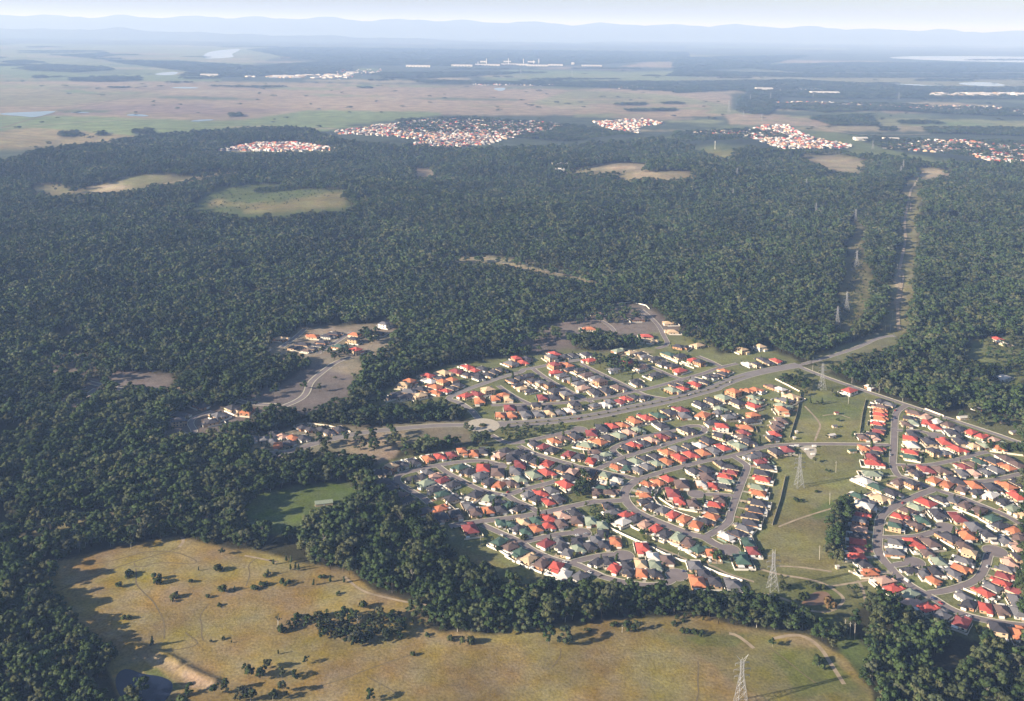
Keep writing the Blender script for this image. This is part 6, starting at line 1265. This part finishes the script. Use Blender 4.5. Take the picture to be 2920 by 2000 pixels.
def works(px, L_, D_, H_, label, n_ch=0, rm='W'):
    L_ *= 0.62; D_ *= 0.8; H_ *= 0.75; g = ground(*px); e = empty('factory', g, 0.02); MB().box(-L_ / 2, L_ / 2, -D_ / 2, D_ / 2, 0, H_).build('wall', M['wall_white'], e)
    rb = MB(); hip(rb, -L_ / 2, L_ / 2, -D_ / 2, D_ / 2, H_ + 0.5, 1.5, 0.2, True); rb.build('roof', M['roof_' + rm], e)
    for i in range(int(L_ / 40)): MB().box(-L_ / 2 + 12 + i * 40, -L_ / 2 + 28 + i * 40, -D_ / 2 - 0.4, -D_ / 2 + 0.1, 0.5, H_ * 0.6).build('door', M['steel'], e)
    tag(e, label, 'factory', 'works on the far plain')
for s_, L_, D_, H_, lb in [('3 830,440', 420, 90, 18, 'long white smelter shed at the left of the works'), ('3 1000,436', 500, 90, 18, 'long white smelter shed under the first chimney'), ('3 1180,434', 560, 90, 18, 'longest white smelter shed in the middle of the works'), ('3 1330,440', 420, 90, 18, 'white smelter shed under the right chimneys'), ('3 1450,436', 300, 80, 16, 'white shed at the right of the works'), ('3 970,420', 120, 60, 34, 'taller block behind the left smelter sheds'), ('3 1130,418', 160, 60, 30, 'taller block behind the middle smelter shed'), ('3 1290,420', 160, 60, 30, 'taller block behind the right smelter shed'), ('3 1565,430', 60, 50, 40, 'square silo block at the right end of the works'), ('3 540,445', 460, 90, 20, 'pale depot left of the smelter'), ('3 1690,440', 420, 70, 15, 'pale depot right of the smelter'), ('3 90,492', 120, 60, 26, 'block by the far river'), ('2 1390,508', 260, 80, 24, 'white abbey-like block at the edge of the flats'), ('4 1480,168', 90, 40, 10, 'white shed in the forest left of the quarry, far'), ('4 1470,205', 60, 34, 10, 'white shed in the forest left of the quarry, near'), ('2 1880,512', 320, 80, 16, 'long pale shed by the river flats'),
   ('5 1240,930', 90, 50, 14, 'orange-lit hall beside the right town'), ('5 1440,930', 110, 40, 12, 'long school block beside the right town'), ('5 600,598', 220, 90, 18, 'pale works in the middle of the right plain'), ('5 2020,630', 320, 90, 16, 'long pale factory at the right'), ('5 2300,636', 200, 90, 20, 'white factory at the right edge'), ('5 1000,622', 360, 90, 14, 'pale quarry sheds on the right plain')]:
    works(pts(s_)[0], L_, D_, H_, lb)
for i, (s_, hh) in enumerate([('3 993,432', 85), ('3 1138,430', 85), ('3 1238,428', 75), ('3 1306,428', 60), ('3 1340,428', 75), ('3 937,432', 45)]):
    g = ground(*pts(s_)[0]); e = empty('chimney', g); MB().tube((0, 0, 0), (0, 0, hh), 5, 3.6, 8).build('stack', M['white'], e); MB().tube((0, 0, hh - 3), (0, 0, hh + 1), 4.3, 4.3, 8).build('rim', M['concrete'], e); tag(e, '%s tall smelter chimney counted from the %s' % (ORD[i] if i < 5 else 'shortest', 'left' if i < 5 else 'left, before all others'), 'chimney', 'smelter chimneys')

# ------------------------------------------------------------------ haze
hb = MB().box(-95000, 95000, -6000, 125000, -40, 1010)
ho = hb.build('haze', None); hm = bpy.data.materials.new('haze'); hm.use_nodes = True; hn = hm.node_tree.nodes; hn.clear()
out = hn.new('ShaderNodeOutputMaterial'); pv = hn.new('ShaderNodeVolumePrincipled')
pv.inputs['Color'].default_value = (*HAZE_COLOR, 1); pv.inputs['Absorption Color'].default_value = (0.68, 0.52, 1.0, 1); pv.inputs['Density'].default_value = HAZE_DENSITY; pv.inputs['Anisotropy'].default_value = 0.0
hm.node_tree.links.new(pv.outputs[0], out.inputs['Volume']); ho.data.materials.append(hm)
tag(ho, 'pale blue haze filling the air over the whole plain', 'haze', kind='stuff')
